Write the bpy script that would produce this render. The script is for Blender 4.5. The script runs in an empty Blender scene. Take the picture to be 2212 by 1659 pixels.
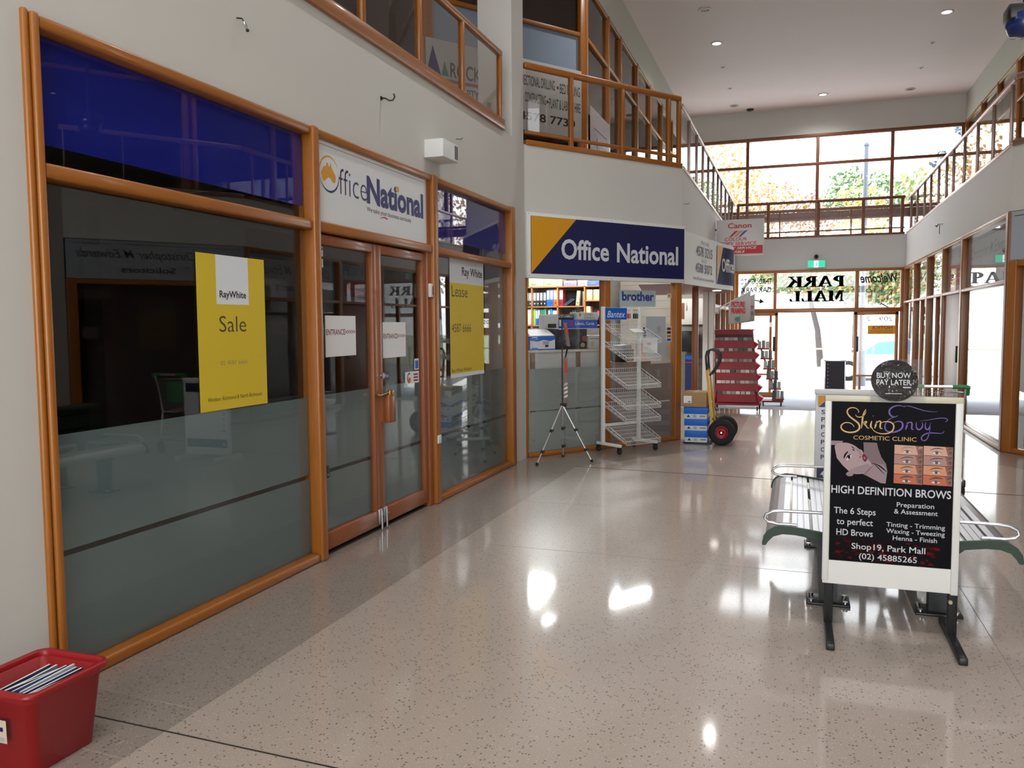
import bpy, bmesh, math, random
from mathutils import Vector, Matrix
from math import sin, cos, pi, radians

SC = bpy.context.scene
COL = SC.collection
random.seed(7)

# ---------------------------------------------------------------- camera
YAW, PITCH, ROLL = radians(19.11669), radians(-4.06024), radians(-0.40488)
cam = bpy.data.cameras.new('camera')
cam.sensor_width = 36.0
cam.sensor_fit = 'HORIZONTAL'
cam.lens = 36.0 * 1773.33 / 2212.0
cam.clip_start = 0.05
cam.clip_end = 500
camo = bpy.data.objects.new('camera', cam)
COL.objects.link(camo)
fw = Vector((-sin(YAW) * cos(PITCH), cos(YAW) * cos(PITCH), sin(PITCH)))
rt = Vector((cos(YAW), sin(YAW), 0))
up = rt.cross(fw)
r2 = rt * cos(ROLL) + up * sin(ROLL)
u2 = up * cos(ROLL) - rt * sin(ROLL)
M = Matrix((r2, u2, -fw)).transposed().to_4x4()
M.translation = Vector((0, 0, 1.5))
camo.matrix_world = M
SC.camera = camo

# ---------------------------------------------------------------- world and exposure
SC.view_settings.view_transform = 'Standard'
SC.view_settings.look = 'None'
SC.view_settings.gamma = 1.0
SC.view_settings.use_curve_mapping = False
SC.view_settings.exposure = 0.25
SC.cycles.max_bounces = 9
SC.cycles.diffuse_bounces = 4
SC.cycles.glossy_bounces = 4
SC.cycles.transparent_max_bounces = 24
SC.cycles.sample_clamp_indirect = 6.0
SC.cycles.caustics_reflective = False
SC.cycles.caustics_refractive = False
w = bpy.data.worlds.new('overcast_sky')
w.use_nodes = True
bgn = w.node_tree.nodes['Background']
bgn.inputs[0].default_value = (0.93, 0.97, 1.0, 1)
bgn.inputs[1].default_value = 5.4
SC.world = w

# ---------------------------------------------------------------- materials
def lin(c):
    c /= 255.0
    return c / 12.92 if c <= 0.04045 else ((c + 0.055) / 1.055) ** 2.4

def hexc(h):
    h = h.lstrip('#')
    return tuple(lin(int(h[i:i + 2], 16)) for i in (0, 2, 4)) + (1.0,)

MATS = {}
def mat(name, h, rough=0.5, metal=0.0, spec=0.5, coat=0.0, emit=None, var=0.0, scale=6.0, bump=0.0, stretch=None):
    """plain procedural surface; var = noise variation of the colour"""
    if name in MATS:
        return MATS[name]
    m = bpy.data.materials.new(name)
    m.use_nodes = True
    nt = m.node_tree
    b = nt.nodes['Principled BSDF']
    c = hexc(h) if isinstance(h, str) else tuple(h) + (1.0,)
    b.inputs['Base Color'].default_value = c
    b.inputs['Roughness'].default_value = rough
    b.inputs['Metallic'].default_value = metal
    b.inputs['Specular IOR Level'].default_value = spec
    b.inputs['Coat Weight'].default_value = coat
    b.inputs['Coat Roughness'].default_value = 0.05
    if emit:
        b.inputs['Emission Color'].default_value = c
        b.inputs['Emission Strength'].default_value = emit
    if var or bump:
        tc = nt.nodes.new('ShaderNodeTexCoord')
        nz = nt.nodes.new('ShaderNodeTexNoise')
        nz.inputs['Scale'].default_value = scale
        nz.inputs['Detail'].default_value = 5
        src = tc.outputs['Object']
        if stretch:
            mp = nt.nodes.new('ShaderNodeMapping')
            mp.inputs['Scale'].default_value = stretch
            nt.links.new(src, mp.inputs[0])
            src = mp.outputs[0]
        nt.links.new(src, nz.inputs['Vector'])
        if var:
            mx = nt.nodes.new('ShaderNodeMixRGB')
            mx.inputs[1].default_value = tuple(x * (1 - var) for x in c[:3]) + (1,)
            mx.inputs[2].default_value = tuple(min(1, x * (1 + var)) for x in c[:3]) + (1,)
            nt.links.new(nz.outputs['Fac'], mx.inputs[0])
            nt.links.new(mx.outputs[0], b.inputs['Base Color'])
        if bump:
            bp = nt.nodes.new('ShaderNodeBump')
            bp.inputs['Strength'].default_value = bump
            bp.inputs['Distance'].default_value = 0.01
            nt.links.new(nz.outputs['Fac'], bp.inputs['Height'])
            nt.links.new(bp.outputs[0], b.inputs['Normal'])
    MATS[name] = m
    return m

def glass(name, tint=(1, 1, 1), r0=0.035, rough=0.0, film=0.0):
    """clear sheet: see-through with Schlick mirror reflections"""
    m = bpy.data.materials.new(name)
    m.use_nodes = True
    nt = m.node_tree
    for n in list(nt.nodes):
        nt.nodes.remove(n)
    out = nt.nodes.new('ShaderNodeOutputMaterial')
    tr = nt.nodes.new('ShaderNodeBsdfTransparent')
    tr.inputs[0].default_value = tuple(tint) + (1,)
    gl = nt.nodes.new('ShaderNodeBsdfGlossy')
    gl.inputs['Roughness'].default_value = rough
    lw = nt.nodes.new('ShaderNodeLayerWeight')
    lw.inputs['Blend'].default_value = 0.5
    pw = nt.nodes.new('ShaderNodeMath'); pw.operation = 'POWER'; pw.inputs[1].default_value = 5
    ml = nt.nodes.new('ShaderNodeMath'); ml.operation = 'MULTIPLY_ADD'
    ml.inputs[1].default_value = 1 - r0; ml.inputs[2].default_value = r0
    mx = nt.nodes.new('ShaderNodeMixShader')
    nt.links.new(lw.outputs['Facing'], pw.inputs[0])
    nt.links.new(pw.outputs[0], ml.inputs[0])
    nt.links.new(ml.outputs[0], mx.inputs[0])
    nt.links.new(tr.outputs[0], mx.inputs[1])
    nt.links.new(gl.outputs[0], mx.inputs[2])
    nt.links.new(mx.outputs[0], out.inputs[0])
    MATS[name] = m
    return m

def terrazzo(name, base, dark, light, spec_d, spec_l, rough, scale):
    m = bpy.data.materials.new(name)
    m.use_nodes = True
    nt = m.node_tree; N = nt.nodes; L = nt.links
    b = N['Principled BSDF']
    tc = N.new('ShaderNodeTexCoord')
    # soft blotches
    n1 = N.new('ShaderNodeTexNoise'); n1.inputs['Scale'].default_value = 0.9; n1.inputs['Detail'].default_value = 4
    L.new(tc.outputs['Object'], n1.inputs['Vector'])
    mx = N.new('ShaderNodeMixRGB')
    bc = hexc(base)
    mx.inputs[1].default_value = tuple(x * 0.88 for x in bc[:3]) + (1,)
    mx.inputs[2].default_value = tuple(min(1, x * 1.12) for x in bc[:3]) + (1,)
    L.new(n1.outputs['Fac'], mx.inputs[0])
    # fine grain
    n2 = N.new('ShaderNodeTexNoise'); n2.inputs['Scale'].default_value = scale * 2.2; n2.inputs['Detail'].default_value = 3
    L.new(tc.outputs['Object'], n2.inputs['Vector'])
    g = N.new('ShaderNodeMixRGB'); g.blend_type = 'OVERLAY'; g.inputs[0].default_value = 0.45
    L.new(mx.outputs[0], g.inputs[1]); L.new(n2.outputs['Fac'], g.inputs[2])
    col = g.outputs[0]
    # stone chips
    for (sc_, th, c, am) in ((scale, spec_d, dark, 0.75), (scale * 1.3, spec_l, light, 0.6)):
        v = N.new('ShaderNodeTexVoronoi'); v.inputs['Scale'].default_value = sc_
        L.new(tc.outputs['Object'], v.inputs['Vector'])
        sep = N.new('ShaderNodeSeparateColor'); L.new(v.outputs['Color'], sep.inputs[0])
        lt = N.new('ShaderNodeMath'); lt.operation = 'LESS_THAN'; lt.inputs[1].default_value = th
        L.new(sep.outputs[0], lt.inputs[0])
        ds = N.new('ShaderNodeMath'); ds.operation = 'LESS_THAN'; ds.inputs[1].default_value = 0.36
        L.new(v.outputs['Distance'], ds.inputs[0])
        mu = N.new('ShaderNodeMath'); mu.operation = 'MULTIPLY'
        L.new(lt.outputs[0], mu.inputs[0]); L.new(ds.outputs[0], mu.inputs[1])
        m2 = N.new('ShaderNodeMath'); m2.operation = 'MULTIPLY'; m2.inputs[1].default_value = am
        L.new(mu.outputs[0], m2.inputs[0])
        mm = N.new('ShaderNodeMixRGB'); mm.inputs[2].default_value = hexc(c)
        L.new(m2.outputs[0], mm.inputs[0]); L.new(col, mm.inputs[1])
        col = mm.outputs[0]
    L.new(col, b.inputs['Base Color'])
    b.inputs['Roughness'].default_value = rough
    b.inputs['Specular IOR Level'].default_value = 0.7
    b.inputs['Coat Weight'].default_value = 0.75
    b.inputs['Coat Roughness'].default_value = 0.07
    bp = N.new('ShaderNodeBump'); bp.inputs['Strength'].default_value = 0.035; bp.inputs['Distance'].default_value = 0.01
    n3 = N.new('ShaderNodeTexNoise'); n3.inputs['Scale'].default_value = 55
    L.new(tc.outputs['Object'], n3.inputs['Vector'])
    L.new(n3.outputs['Fac'], bp.inputs['Height']); L.new(bp.outputs[0], b.inputs['Normal'])
    MATS[name] = m
    return m

GL = glass('clear_glass', r0=0.06)
GLB = glass('balustrade_glass', tint=(0.93, 0.92, 0.91), r0=0.03)
GLT = glass('tinted_glass', tint=(0.62, 0.58, 0.55), r0=0.06)
PLAS = glass('clear_plastic', tint=(0.86, 0.88, 0.9), r0=0.05, rough=0.12)
TERR = terrazzo('terrazzo', '#b4a79b', '#3f3630', '#d8cdb8', 0.17, 0.10, 0.36, 80)
TERB = terrazzo('terrazzo_border', '#94887f', '#4a423d', '#b9ad9f', 0.26, 0.26, 0.40, 70)
WALL = mat('painted_plaster', '#cfcec7', 0.75, var=0.03, scale=1.5)
WALLW = mat('white_plaster', '#d8d4cf', 0.7, var=0.02, scale=1.5)
CEIL = mat('ceiling_paint', '#f5e8e4', 0.8, var=0.02, scale=1.0)
WOOD = mat('timber_frame', '#9f601f', 0.32, coat=0.12, var=0.16, scale=5, stretch=(9, 9, 1))
WOODH = mat('timber_rail', '#9f601f', 0.32, coat=0.12, var=0.16, scale=5, stretch=(1.2, 1.2, 9))
WOODD = mat('door_timber', '#94552c', 0.36, coat=0.25, var=0.14, scale=5, stretch=(8, 8, 1.2))
WOODK = mat('timber_dark', '#7d4522', 0.4, var=0.15, scale=5, stretch=(9, 9, 1))
BLACK = mat('black_plastic', '#141414', 0.4)
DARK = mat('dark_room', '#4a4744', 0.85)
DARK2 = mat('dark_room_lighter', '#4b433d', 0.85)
FROST = mat('frosted_film', '#65797b', 0.55, spec=0.25)
BLUEF = mat('blue_film', '#061789', 0.5, spec=0.2)
WHITE = mat('white_board', '#e6e7e3', 0.45)
PAPER = mat('white_paper', '#eceeee', 0.6)
NAVY = mat('navy_print', '#14174f', 0.35)
NAVYL = mat('navy_letters', '#2d2f6d', 0.45)
GOLD = mat('amber_print', '#d99b14', 0.4)
YEL = mat('yellow_poster', '#d8be24', 0.5)
INK = mat('black_ink', '#1a1a1c', 0.5)
GREY = mat('grey_ink', '#7b7668', 0.6)
RED = mat('red_ink', '#c01322', 0.5)
REDP = mat('red_plastic', '#930e15', 0.38, var=0.05, scale=30)
REDM = mat('red_metal', '#860d1a', 0.5)
WHM = mat('white_metal', '#e3e4e2', 0.35)
STEEL = mat('stainless', '#c8c8ca', 0.28, metal=1.0)
ALU = mat('aluminium', '#d2d2d6', 0.3, metal=0.75)
CHROME = mat('chrome', '#d8d8d8', 0.12, metal=1.0)
BRASS = mat('brass', '#b58f45', 0.3, metal=1.0)
BLKM = mat('black_metal', '#15171a', 0.4)
GREENP = mat('green_plastic', '#0b7a3c', 0.4)
GREEND = mat('dark_green_cast', '#22392a', 0.5)
RUB = mat('rubber', '#1b1b1c', 0.8, bump=0.3, scale=60)
CARD = mat('cardboard', '#a98a64', 0.8, var=0.08, scale=8)
CARPET = mat('grey_carpet', '#9aa0ac', 0.95, var=0.1, scale=40)
GREYP = mat('grey_panel', '#a9adae', 0.5)
LBLUE = mat('pale_blue_blind', '#8797a8', 0.7)
BLUE = mat('bright_blue', '#1560c4', 0.45)
TEAL = mat('teal', '#158a98', 0.5)
ORNG = mat('orange', '#e8661c', 0.5)
MAROON = mat('maroon', '#7d1a2c', 0.5)
LGREEN = mat('lime_green', '#6fb52a', 0.5)
DGREEN = mat('mid_green', '#2f7a4e', 0.5)
BEIGE = mat('beige_board', '#cdbb8e', 0.6)
SHELF = mat('shelf_timber', '#a06a3a', 0.5, var=0.12, scale=6, stretch=(1, 8, 8))
PINK = mat('pink_paper', '#e59a83', 0.7)

# ---------------------------------------------------------------- geometry helpers
class Frame:
    """local sheet: u along, v up, n out of the sheet"""
    def __init__(s, o, u, v):
        s.o = Vector(o); s.u = Vector(u).normalized(); s.v = Vector(v).normalized(); s.n = s.u.cross(s.v)
    def pt(s, u, v, n=0.0):
        return s.o + s.u * u + s.v * v + s.n * n
ID = Frame((0, 0, 0), (1, 0, 0), (0, 1, 0))

class Bent:
    """sheet standing on a plan polyline; u = length along it, v = height, n = outward (right-hand side)"""
    def __init__(s, pts):
        s.p = [Vector((a, b)) for a, b in pts]; s.l = [0]
        for a, b in zip(s.p, s.p[1:]): s.l.append(s.l[-1] + (b - a).length)
    def pt(s, u, v, n=0.0):
        i = 0
        while i < len(s.p) - 2 and u > s.l[i + 1]: i += 1
        d = (s.p[i + 1] - s.p[i]).normalized()
        # smoothed normal
        nn = Vector((d.y, -d.x))
        q = s.p[i] + d * (u - s.l[i]) + nn * n
        return Vector((q.x, q.y, v))

class MB:
    def __init__(s):
        s.v = []; s.f = []; s.m = []; s.sm = []; s.mats = []
    def mi(s, m):
        if m not in s.mats: s.mats.append(m)
        return s.mats.index(m)
    def add(s, vs, fs, m, smooth=False):
        o = len(s.v); k = s.mi(m)
        s.v += [tuple(p) for p in vs]
        for f in fs:
            s.f.append([i + o for i in f]); s.m.append(k); s.sm.append(smooth)
        return s
    def box(s, x0, x1, y0, y1, z0, z1, m, F=ID, bev=0.0, seg=2):
        """box in frame coordinates (u, v, n)"""
        x0, x1 = min(x0, x1), max(x0, x1); y0, y1 = min(y0, y1), max(y0, y1); z0, z1 = min(z0, z1), max(z0, z1)
        if bev <= 0:
            vs = [F.pt(x, y, z) for z in (z0, z1) for y in (y0, y1) for x in (x0, x1)]
            return s.add(vs, [(0, 2, 3, 1), (4, 5, 7, 6), (0, 1, 5, 4), (2, 6, 7, 3), (0, 4, 6, 2), (1, 3, 7, 5)], m)
        bm = bmesh.new()
        bmesh.ops.create_cube(bm, size=1.0)
        for vv in bm.verts:
            vv.co = Vector(((x0 + x1) / 2 + vv.co.x * (x1 - x0), (y0 + y1) / 2 + vv.co.y * (y1 - y0), (z0 + z1) / 2 + vv.co.z * (z1 - z0)))
        bev = min(bev, 0.49 * min(x1 - x0, y1 - y0, z1 - z0))
        bmesh.ops.bevel(bm, geom=list(bm.edges), offset=bev, segments=seg, profile=0.5, affect='EDGES')
        bm.verts.index_update()
        vs = [F.pt(*vv.co) for vv in bm.verts]
        fs = [[vv.index for vv in f.verts] for f in bm.faces]
        bm.free()
        return s.add(vs, fs, m, seg > 1)
    def flat(s, poly, m, F=ID, n=0.0):
        return s.add([F.pt(a, b, n) for a, b in poly], [list(range(len(poly)))], m)
    def prism(s, poly, n0, n1, m, F=ID, smooth=False):
        k = len(poly)
        vs = [F.pt(a, b, n0) for a, b in poly] + [F.pt(a, b, n1) for a, b in poly]
        s.add(vs, [[i, (i + 1) % k, k + (i + 1) % k, k + i] for i in range(k)], m, smooth)
        s.add(vs[:k], [list(range(k))[::-1]], m)
        return s.add(vs[k:], [list(range(k))], m)
    def rect(s, u0, u1, v0, v1, m, F=ID, n=0.0):
        return s.flat([(u0, v0), (u1, v0), (u1, v1), (u0, v1)], m, F, n)
    def disc(s, cu, cv, ru, rv, m, F=ID, n=0.0, a0=0, a1=2 * pi, k=32):
        return s.flat([(cu + ru * cos(a0 + (a1 - a0) * i / k), cv + rv * sin(a0 + (a1 - a0) * i / k)) for i in range(k)], m, F, n)
    def ribbon(s, pts, widths, m, F=ID, n=0.0):
        """flat stroke of varying width"""
        k = len(pts); L_ = []; R_ = []
        for i, (a, b) in enumerate(pts):
            p0 = pts[max(0, i - 1)]; p1 = pts[min(k - 1, i + 1)]
            dx, dy = p1[0] - p0[0], p1[1] - p0[1]; d = math.hypot(dx, dy) or 1
            h = (widths[i] if hasattr(widths, '__len__') else widths) / 2
            L_.append(F.pt(a - dy / d * h, b + dx / d * h, n)); R_.append(F.pt(a + dy / d * h, b - dx / d * h, n))
        return s.add(L_ + R_, [[i, i + 1, k + i + 1, k + i] for i in range(k - 1)], m)
    def tube(s, pts, r, m, seg=8, closed=False, F=None, smooth=True):
        P = [Vector(p) if F is None else F.pt(*p) for p in pts]
        k = len(P); rings = []
        prev = None
        for i in range(k):
            if closed: t = P[(i + 1) % k] - P[i - 1]
            else: t = P[min(k - 1, i + 1)] - P[max(0, i - 1)]
            t.normalize()
            if prev is None:
                a = Vector((0, 0, 1)) if abs(t.z) < 0.9 else Vector((1, 0, 0))
                nx = t.cross(a).normalized()
            else:
                nx = (prev - t * prev.dot(t))
                if nx.length < 1e-6: nx = t.cross(Vector((0, 0, 1)))
                nx.normalize()
            prev = nx; ny = t.cross(nx)
            rr = r[i] if hasattr(r, '__len__') else r
            rings.append([P[i] + nx * rr * cos(2 * pi * j / seg) + ny * rr * sin(2 * pi * j / seg) for j in range(seg)])
        vs = [p for R_ in rings for p in R_]
        fs = []
        for i in range(k if closed else k - 1):
            for j in range(seg):
                a, b = i * seg, ((i + 1) % k) * seg
                fs.append([a + j, a + (j + 1) % seg, b + (j + 1) % seg, b + j])
        s.add(vs, fs, m, smooth)
        if not closed:
            s.add(rings[0], [list(range(seg))[::-1]], m); s.add(rings[-1], [list(range(seg))], m)
        return s
    def cyl(s, p0, p1, r, m, seg=16, r1=None):
        return s.tube([p0, p1], [r, r if r1 is None else r1], m, seg)
    def bar(s, p0, p1, w, h, m, upv=(0, 0, 1)):
        """rectangular bar from p0 to p1; w sideways, h along upv"""
        p0 = Vector(p0); p1 = Vector(p1); t = (p1 - p0); L_ = t.length; t.normalize()
        u = Vector(upv); sd = t.cross(u).normalized(); u = sd.cross(t)
        vs = [p + sd * a * w / 2 + u * b * h / 2 for p in (p0, p1) for a, b in ((-1, -1), (1, -1), (1, 1), (-1, 1))]
        return s.add(vs, [(0, 3, 2, 1), (4, 5, 6, 7), (0, 1, 5, 4), (1, 2, 6, 5), (2, 3, 7, 6), (3, 0, 4, 7)], m)
    def lathe(s, prof, c, m, seg=24, axis=(0, 0, 1)):
        ax = Vector(axis).normalized(); a = Vector((1, 0, 0)) if abs(ax.x) < 0.9 else Vector((0, 1, 0))
        nx = ax.cross(a).normalized(); ny = ax.cross(nx); c = Vector(c); vs = []; fs = []
        for r, h in prof:
            vs += [c + ax * h + (nx * cos(2 * pi * j / seg) + ny * sin(2 * pi * j / seg)) * r for j in range(seg)]
        for i in range(len(prof) - 1):
            for j in range(seg):
                fs.append([i * seg + j, i * seg + (j + 1) % seg, (i + 1) * seg + (j + 1) % seg, (i + 1) * seg + j])
        return s.add(vs, fs, m, True)
    def text(s, st, F, u0, u1, v, cap, m, n=0.001, bold=0.0, shear=0.0, flip=False, squash=None):
        """lettering fitted between u0 and u1 with baseline v and capital height cap"""
        vs, fs = glyphs(st, bold, shear)
        hx, _ = glyphs('H', 0.0, 0.0)
        ch = max(p[1] for p in hx)
        xa = min(p[0] for p in vs); xb = max(p[0] for p in vs)
        kx = (u1 - u0) / (xb - xa); ky = cap / ch
        if flip: P = [F.pt(u1 - (p[0] - xa) * kx, v + p[1] * ky, n) for p in vs]
        else: P = [F.pt(u0 + (p[0] - xa) * kx, v + p[1] * ky, n) for p in vs]
        return s.add(P, fs, m)
    def build(s, name, parent=None, local=False):
        me = bpy.data.meshes.new(name)
        vs = s.v
        if parent is not None and not local:
            inv = wmat(parent).inverted()
            vs = [tuple(inv @ Vector(p)) for p in vs]
        me.from_pydata(vs, [], s.f)
        for m in s.mats: me.materials.append(m)
        me.polygons.foreach_set('material_index', s.m)
        me.polygons.foreach_set('use_smooth', s.sm)
        me.update()
        o = bpy.data.objects.new(name, me)
        COL.objects.link(o)
        if parent is not None: o.parent = parent
        return o

def wmat(o):
    m = o.matrix_basis.copy()
    while o.parent is not None:
        o = o.parent; m = o.matrix_basis @ m
    return m

GCACHE = {}
def glyphs(st, bold, shear):
    k = (st, bold, shear)
    if k in GCACHE: return GCACHE[k]
    cu = bpy.data.curves.new('lettering', 'FONT')
    cu.body = st; cu.size = 1.0; cu.offset = bold; cu.shear = shear
    cu.resolution_u = 3; cu.fill_mode = 'FRONT'
    o = bpy.data.objects.new('lettering', cu)
    COL.objects.link(o)
    dg = bpy.context.evaluated_depsgraph_get()
    me = bpy.data.meshes.new_from_object(o.evaluated_get(dg))
    r = ([(v.co.x, v.co.y) for v in me.vertices], [list(p.vertices) for p in me.polygons])
    bpy.data.objects.remove(o); bpy.data.curves.remove(cu); bpy.data.meshes.remove(me)
    GCACHE[k] = r
    return r

SERIF = {
    'P': [[(.04, 0), (.5, 0), (.5, .07), (.38, .1), (.38, .9), (.38, 1), (.04, 1), (.04, .93), (.14, .9), (.14, .1), (.04, .07)]],
    'I': [[(.04, 0), (.5, 0), (.5, .07), (.38, .1), (.38, .9), (.5, .93), (.5, 1), (.04, 1), (.04, .93), (.14, .9), (.14, .1), (.04, .07)]],
    'L': [[(.04, 0), (.86, 0), (.9, .3), (.83, .3), (.72, .09), (.38, .09), (.38, .9), (.5, .93), (.5, 1), (.04, 1), (.04, .93), (.14, .9), (.14, .1), (.04, .07)]],
    'A': [[(.08, .07), (.2, .07), (.52, .86), (.44, 1)], [(.44, 1), (.62, 1), (1.0, .07), (.76, .07)], [(.22, .28), (.86, .28), (.82, .37), (.26, .37)],
          [(0, 0), (.34, 0), (.34, .08), (0, .08)], [(.62, 0), (1.1, 0), (1.1, .08), (.62, .08)]],
    'M': [[(0, 0), (.3, 0), (.3, .07), (.2, .1), (.2, .9), (.12, .9), (.12, .1), (0, .07)], [(.0, .93), (.0, 1), (.34, 1), (.64, .34), (.56, .1), (.2, .86), (.12, .9)],
          [(.56, .1), (.64, .34), (.9, 1), (1.22, 1), (1.22, .93), (1.1, .9), (.86, .84)], [(.86, .9), (.86, .1), (.76, .07), (.76, 0), (1.22, 0), (1.22, .07), (1.1, .1), (1.1, .93)]],
    'K': [[(.04, 0), (.5, 0), (.5, .07), (.38, .1), (.38, .9), (.5, .93), (.5, 1), (.04, 1), (.04, .93), (.14, .9), (.14, .1), (.04, .07)],
          [(.36, .38), (.84, .9), (.72, .93), (.72, 1), (1.08, 1), (1.08, .93), (.96, .9), (.48, .38)], [(.5, .6), (.86, .1), (.76, .07), (.76, 0), (1.2, 0), (1.2, .07), (1.1, .1), (.68, .72)]],
}
ADV = {'P': .92, 'A': 1.12, 'R': 1.1, 'K': 1.22, 'M': 1.3, 'L': .98}
def serif_text(mb, st, F, u0, u1, v, cap, m, n, flip=False):
    tot = sum(ADV[c] for c in st); k = (u1 - u0) / tot; x = 0.0
    def put(poly):
        mb.flat([((u1 - (x + a) * k) if flip else (u0 + (x + a) * k), v + b * cap) for a, b in poly], m, F, n)
    for c in st:
        for poly in SERIF['P' if c == 'R' else c]: put(poly)
        if c in 'PR':
            outer = [(.36 + .46 * cos(t), .72 + .28 * sin(t)) for t in [pi / 2 - i * pi / 10 for i in range(11)]]
            inner = [(.36 + .2 * cos(t), .72 + .2 * sin(t)) for t in [pi / 2 - i * pi / 10 for i in range(11)]]
            for i in range(10): put([outer[i], outer[i + 1], inner[i + 1], inner[i]])
        if c == 'R':
            put([(.4, .5), (.66, .47), (1.0, .08), (1.08, .07), (1.08, 0), (.84, 0)])
        x += ADV[c]

# ---------------------------------------------------------------- object helpers
def tag(o, label, cat, group=None, kind=None):
    if label: o['label'] = label
    if cat: o['category'] = cat
    if group: o['group'] = group
    if kind: o['kind'] = kind
    return o

def thing(name, label, cat, loc=(0, 0, 0), rz=0.0, group=None):
    o = bpy.data.objects.new(name, None)
    o.empty_display_size = 0.1
    COL.objects.link(o)
    o.location = loc; o.rotation_euler = (0, 0, rz)
    o.matrix_basis = Matrix.Translation(Vector(loc)) @ Matrix.Rotation(rz, 4, 'Z')
    return tag(o, label, cat, group)

def solo(mb, name, label, cat, group=None, base=None):
    """a thing that is a single mesh, with its origin at its own base"""
    if base is None:
        xs = [p[0] for p in mb.v]; ys = [p[1] for p in mb.v]; zs = [p[2] for p in mb.v]
        base = ((min(xs) + max(xs)) / 2, (min(ys) + max(ys)) / 2, min(zs))
    mb.v = [(p[0] - base[0], p[1] - base[1], p[2] - base[2]) for p in mb.v]
    o = mb.build(name)
    o.location = base
    return tag(o, label, cat, group)

def struct(mb, name, label=None, cat=None, parent=None):
    o = mb.build(name, parent)
    if parent is None:
        o['kind'] = 'structure'
        if label: o['label'] = label
        if cat: o['category'] = cat
    return o

def srcempty(name, label, cat):
    o = bpy.data.objects.new(name, None); COL.objects.link(o)
    o['kind'] = 'structure'; o['label'] = label; o['category'] = cat
    return o

def dup(root, loc=None, rz=None, label=None, group=None):
    r = root.copy(); COL.objects.link(r)
    if loc is not None or rz is not None:
        l = Vector(loc) if loc is not None else root.location
        a = rz if rz is not None else root.rotation_euler.z
        r.location = l; r.rotation_euler = (0, 0, a)
    if label: r['label'] = label
    if group: r['group'] = group
    for ch in list(root.children):
        c = ch.copy(); COL.objects.link(c); c.parent = r
        for g in list(ch.children):
            d = g.copy(); COL.objects.link(d); d.parent = c
    return r

# plan geometry shared by everything
XL, XR, XC = -2.88, 2.283, 0.43            # left shopfront plane, right far wall plane, hall axis
XN = 3.74                                  # right near wall plane
FA, FB = Vector((-2.88, 8.78)), Vector((-1.42, 10.82))
FD = Vector((0.582, 0.8132, 0)); FN = Vector((0.8132, -0.582, 0))
FACET = Frame((FA.x, FA.y, 0), FD, (0, 0, 1))             # left angled shopfront: u = along, v = height, n = into the hall
LEFT = Frame((XL, 0, 0), (0, 1, 0), (0, 0, 1))            # u = world Y, n = +X
RFAR = Frame((XR, 0, 0), (0, -1, 0), (0, 0, 1))           # u = -Y, n = -X
RFACET = Frame((XR, 10.82, 0), (0.582, -0.8132, 0), (0, 0, 1))   # right angled shopfront, u away from the far corner
RNEAR = Frame((XN, 0, 0), (0, -1, 0), (0, 0, 1))
LFAR = Frame((-1.42, 0, 0), (0, 1, 0), (0, 0, 1))
END = Frame((0, 20.5, 0), (1, 0, 0), (0, 0, 1))           # n = -Y, towards the camera

# ================================================================ STRUCTURE
# ---------------------------------------------------------------- floor
b = MB()
YT = 10.417
b.flat([(-0.72, 15.0), (-0.72, YT), (-2.2, 8.35), (-2.2, -8), (3.06, -8), (3.06, 8.35), (1.58, YT), (1.58, 15.0)][::-1], TERR, ID, 0)
b.flat([(-2.9, -8), (-2.2, -8), (-2.2, 8.35), (-0.72, YT), (-0.72, 15.0), (-7, 15.0), (-7, 8.8), (-2.9, 8.8)], TERB, ID, 0)
b.flat([(3.78, -8), (3.78, 8.8), (8, 8.8), (8, 15.0), (1.58, 15.0), (1.58, YT), (3.06, 8.35), (3.06, -8)], TERB, ID, 0)
JNT = mat('joint_filler', '#2a2522', 0.7)
JNL = mat('pale_joint', '#9a9086', 0.6)
b.bar((-2.85, 2.395, 0.0005), (3.7, 2.18, 0.0005), 0.006, 0.003, JNT)
b.bar((-2.191, 8.394, 0.0005), (3.05, 8.0, 0.0005), 0.007, 0.003, JNT)
b.bar((-2.85, 2.582, 0.0003), (-2.2, 2.556, 0.0003), 0.004, 0.002, JNL)
b.bar((-2.85, 2.2, 0.0003), (-2.2, 2.17, 0.0003), 0.004, 0.002, JNL)
for yy in (-0.2, 5.2, 6.6):
    b.bar((-2.18, yy, 0.0002), (3.04, yy - 0.05, 0.0002), 0.003, 0.001, JNL)
b.bar((0.9, -8, 0.0002), (0.9, 14.9, 0.0002), 0.003, 0.001, JNL)
struct(b, 'floor', 'polished beige terrazzo mall floor with darker speckled borders', 'floor')
b = MB()
vs = [(-7, 15, 0), (8, 15, 0), (8, 15.9, -0.04), (-7, 15.9, -0.04)]
b.add(vs, [(0, 1, 2, 3)], mat('grey_carpet_strip', '#a9abb2', 0.95, var=0.08, scale=40))
vs = [(-7, 15.9, -0.04), (8, 15.9, -0.04), (8, 22.2, -0.32), (-7, 22.2, -0.32)]
b.add(vs, [(0, 1, 2, 3)], mat('pale_blue_carpet', '#b4bccb', 0.95, var=0.08, scale=40))
struct(b, 'floor_ramp', 'pale grey-blue carpet ramp inside the mall entrance', 'floor')
b = MB()
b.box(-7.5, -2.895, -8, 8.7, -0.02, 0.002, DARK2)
struct(b, 'floor_shop', 'dark carpet inside the empty shop', 'floor')

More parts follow.
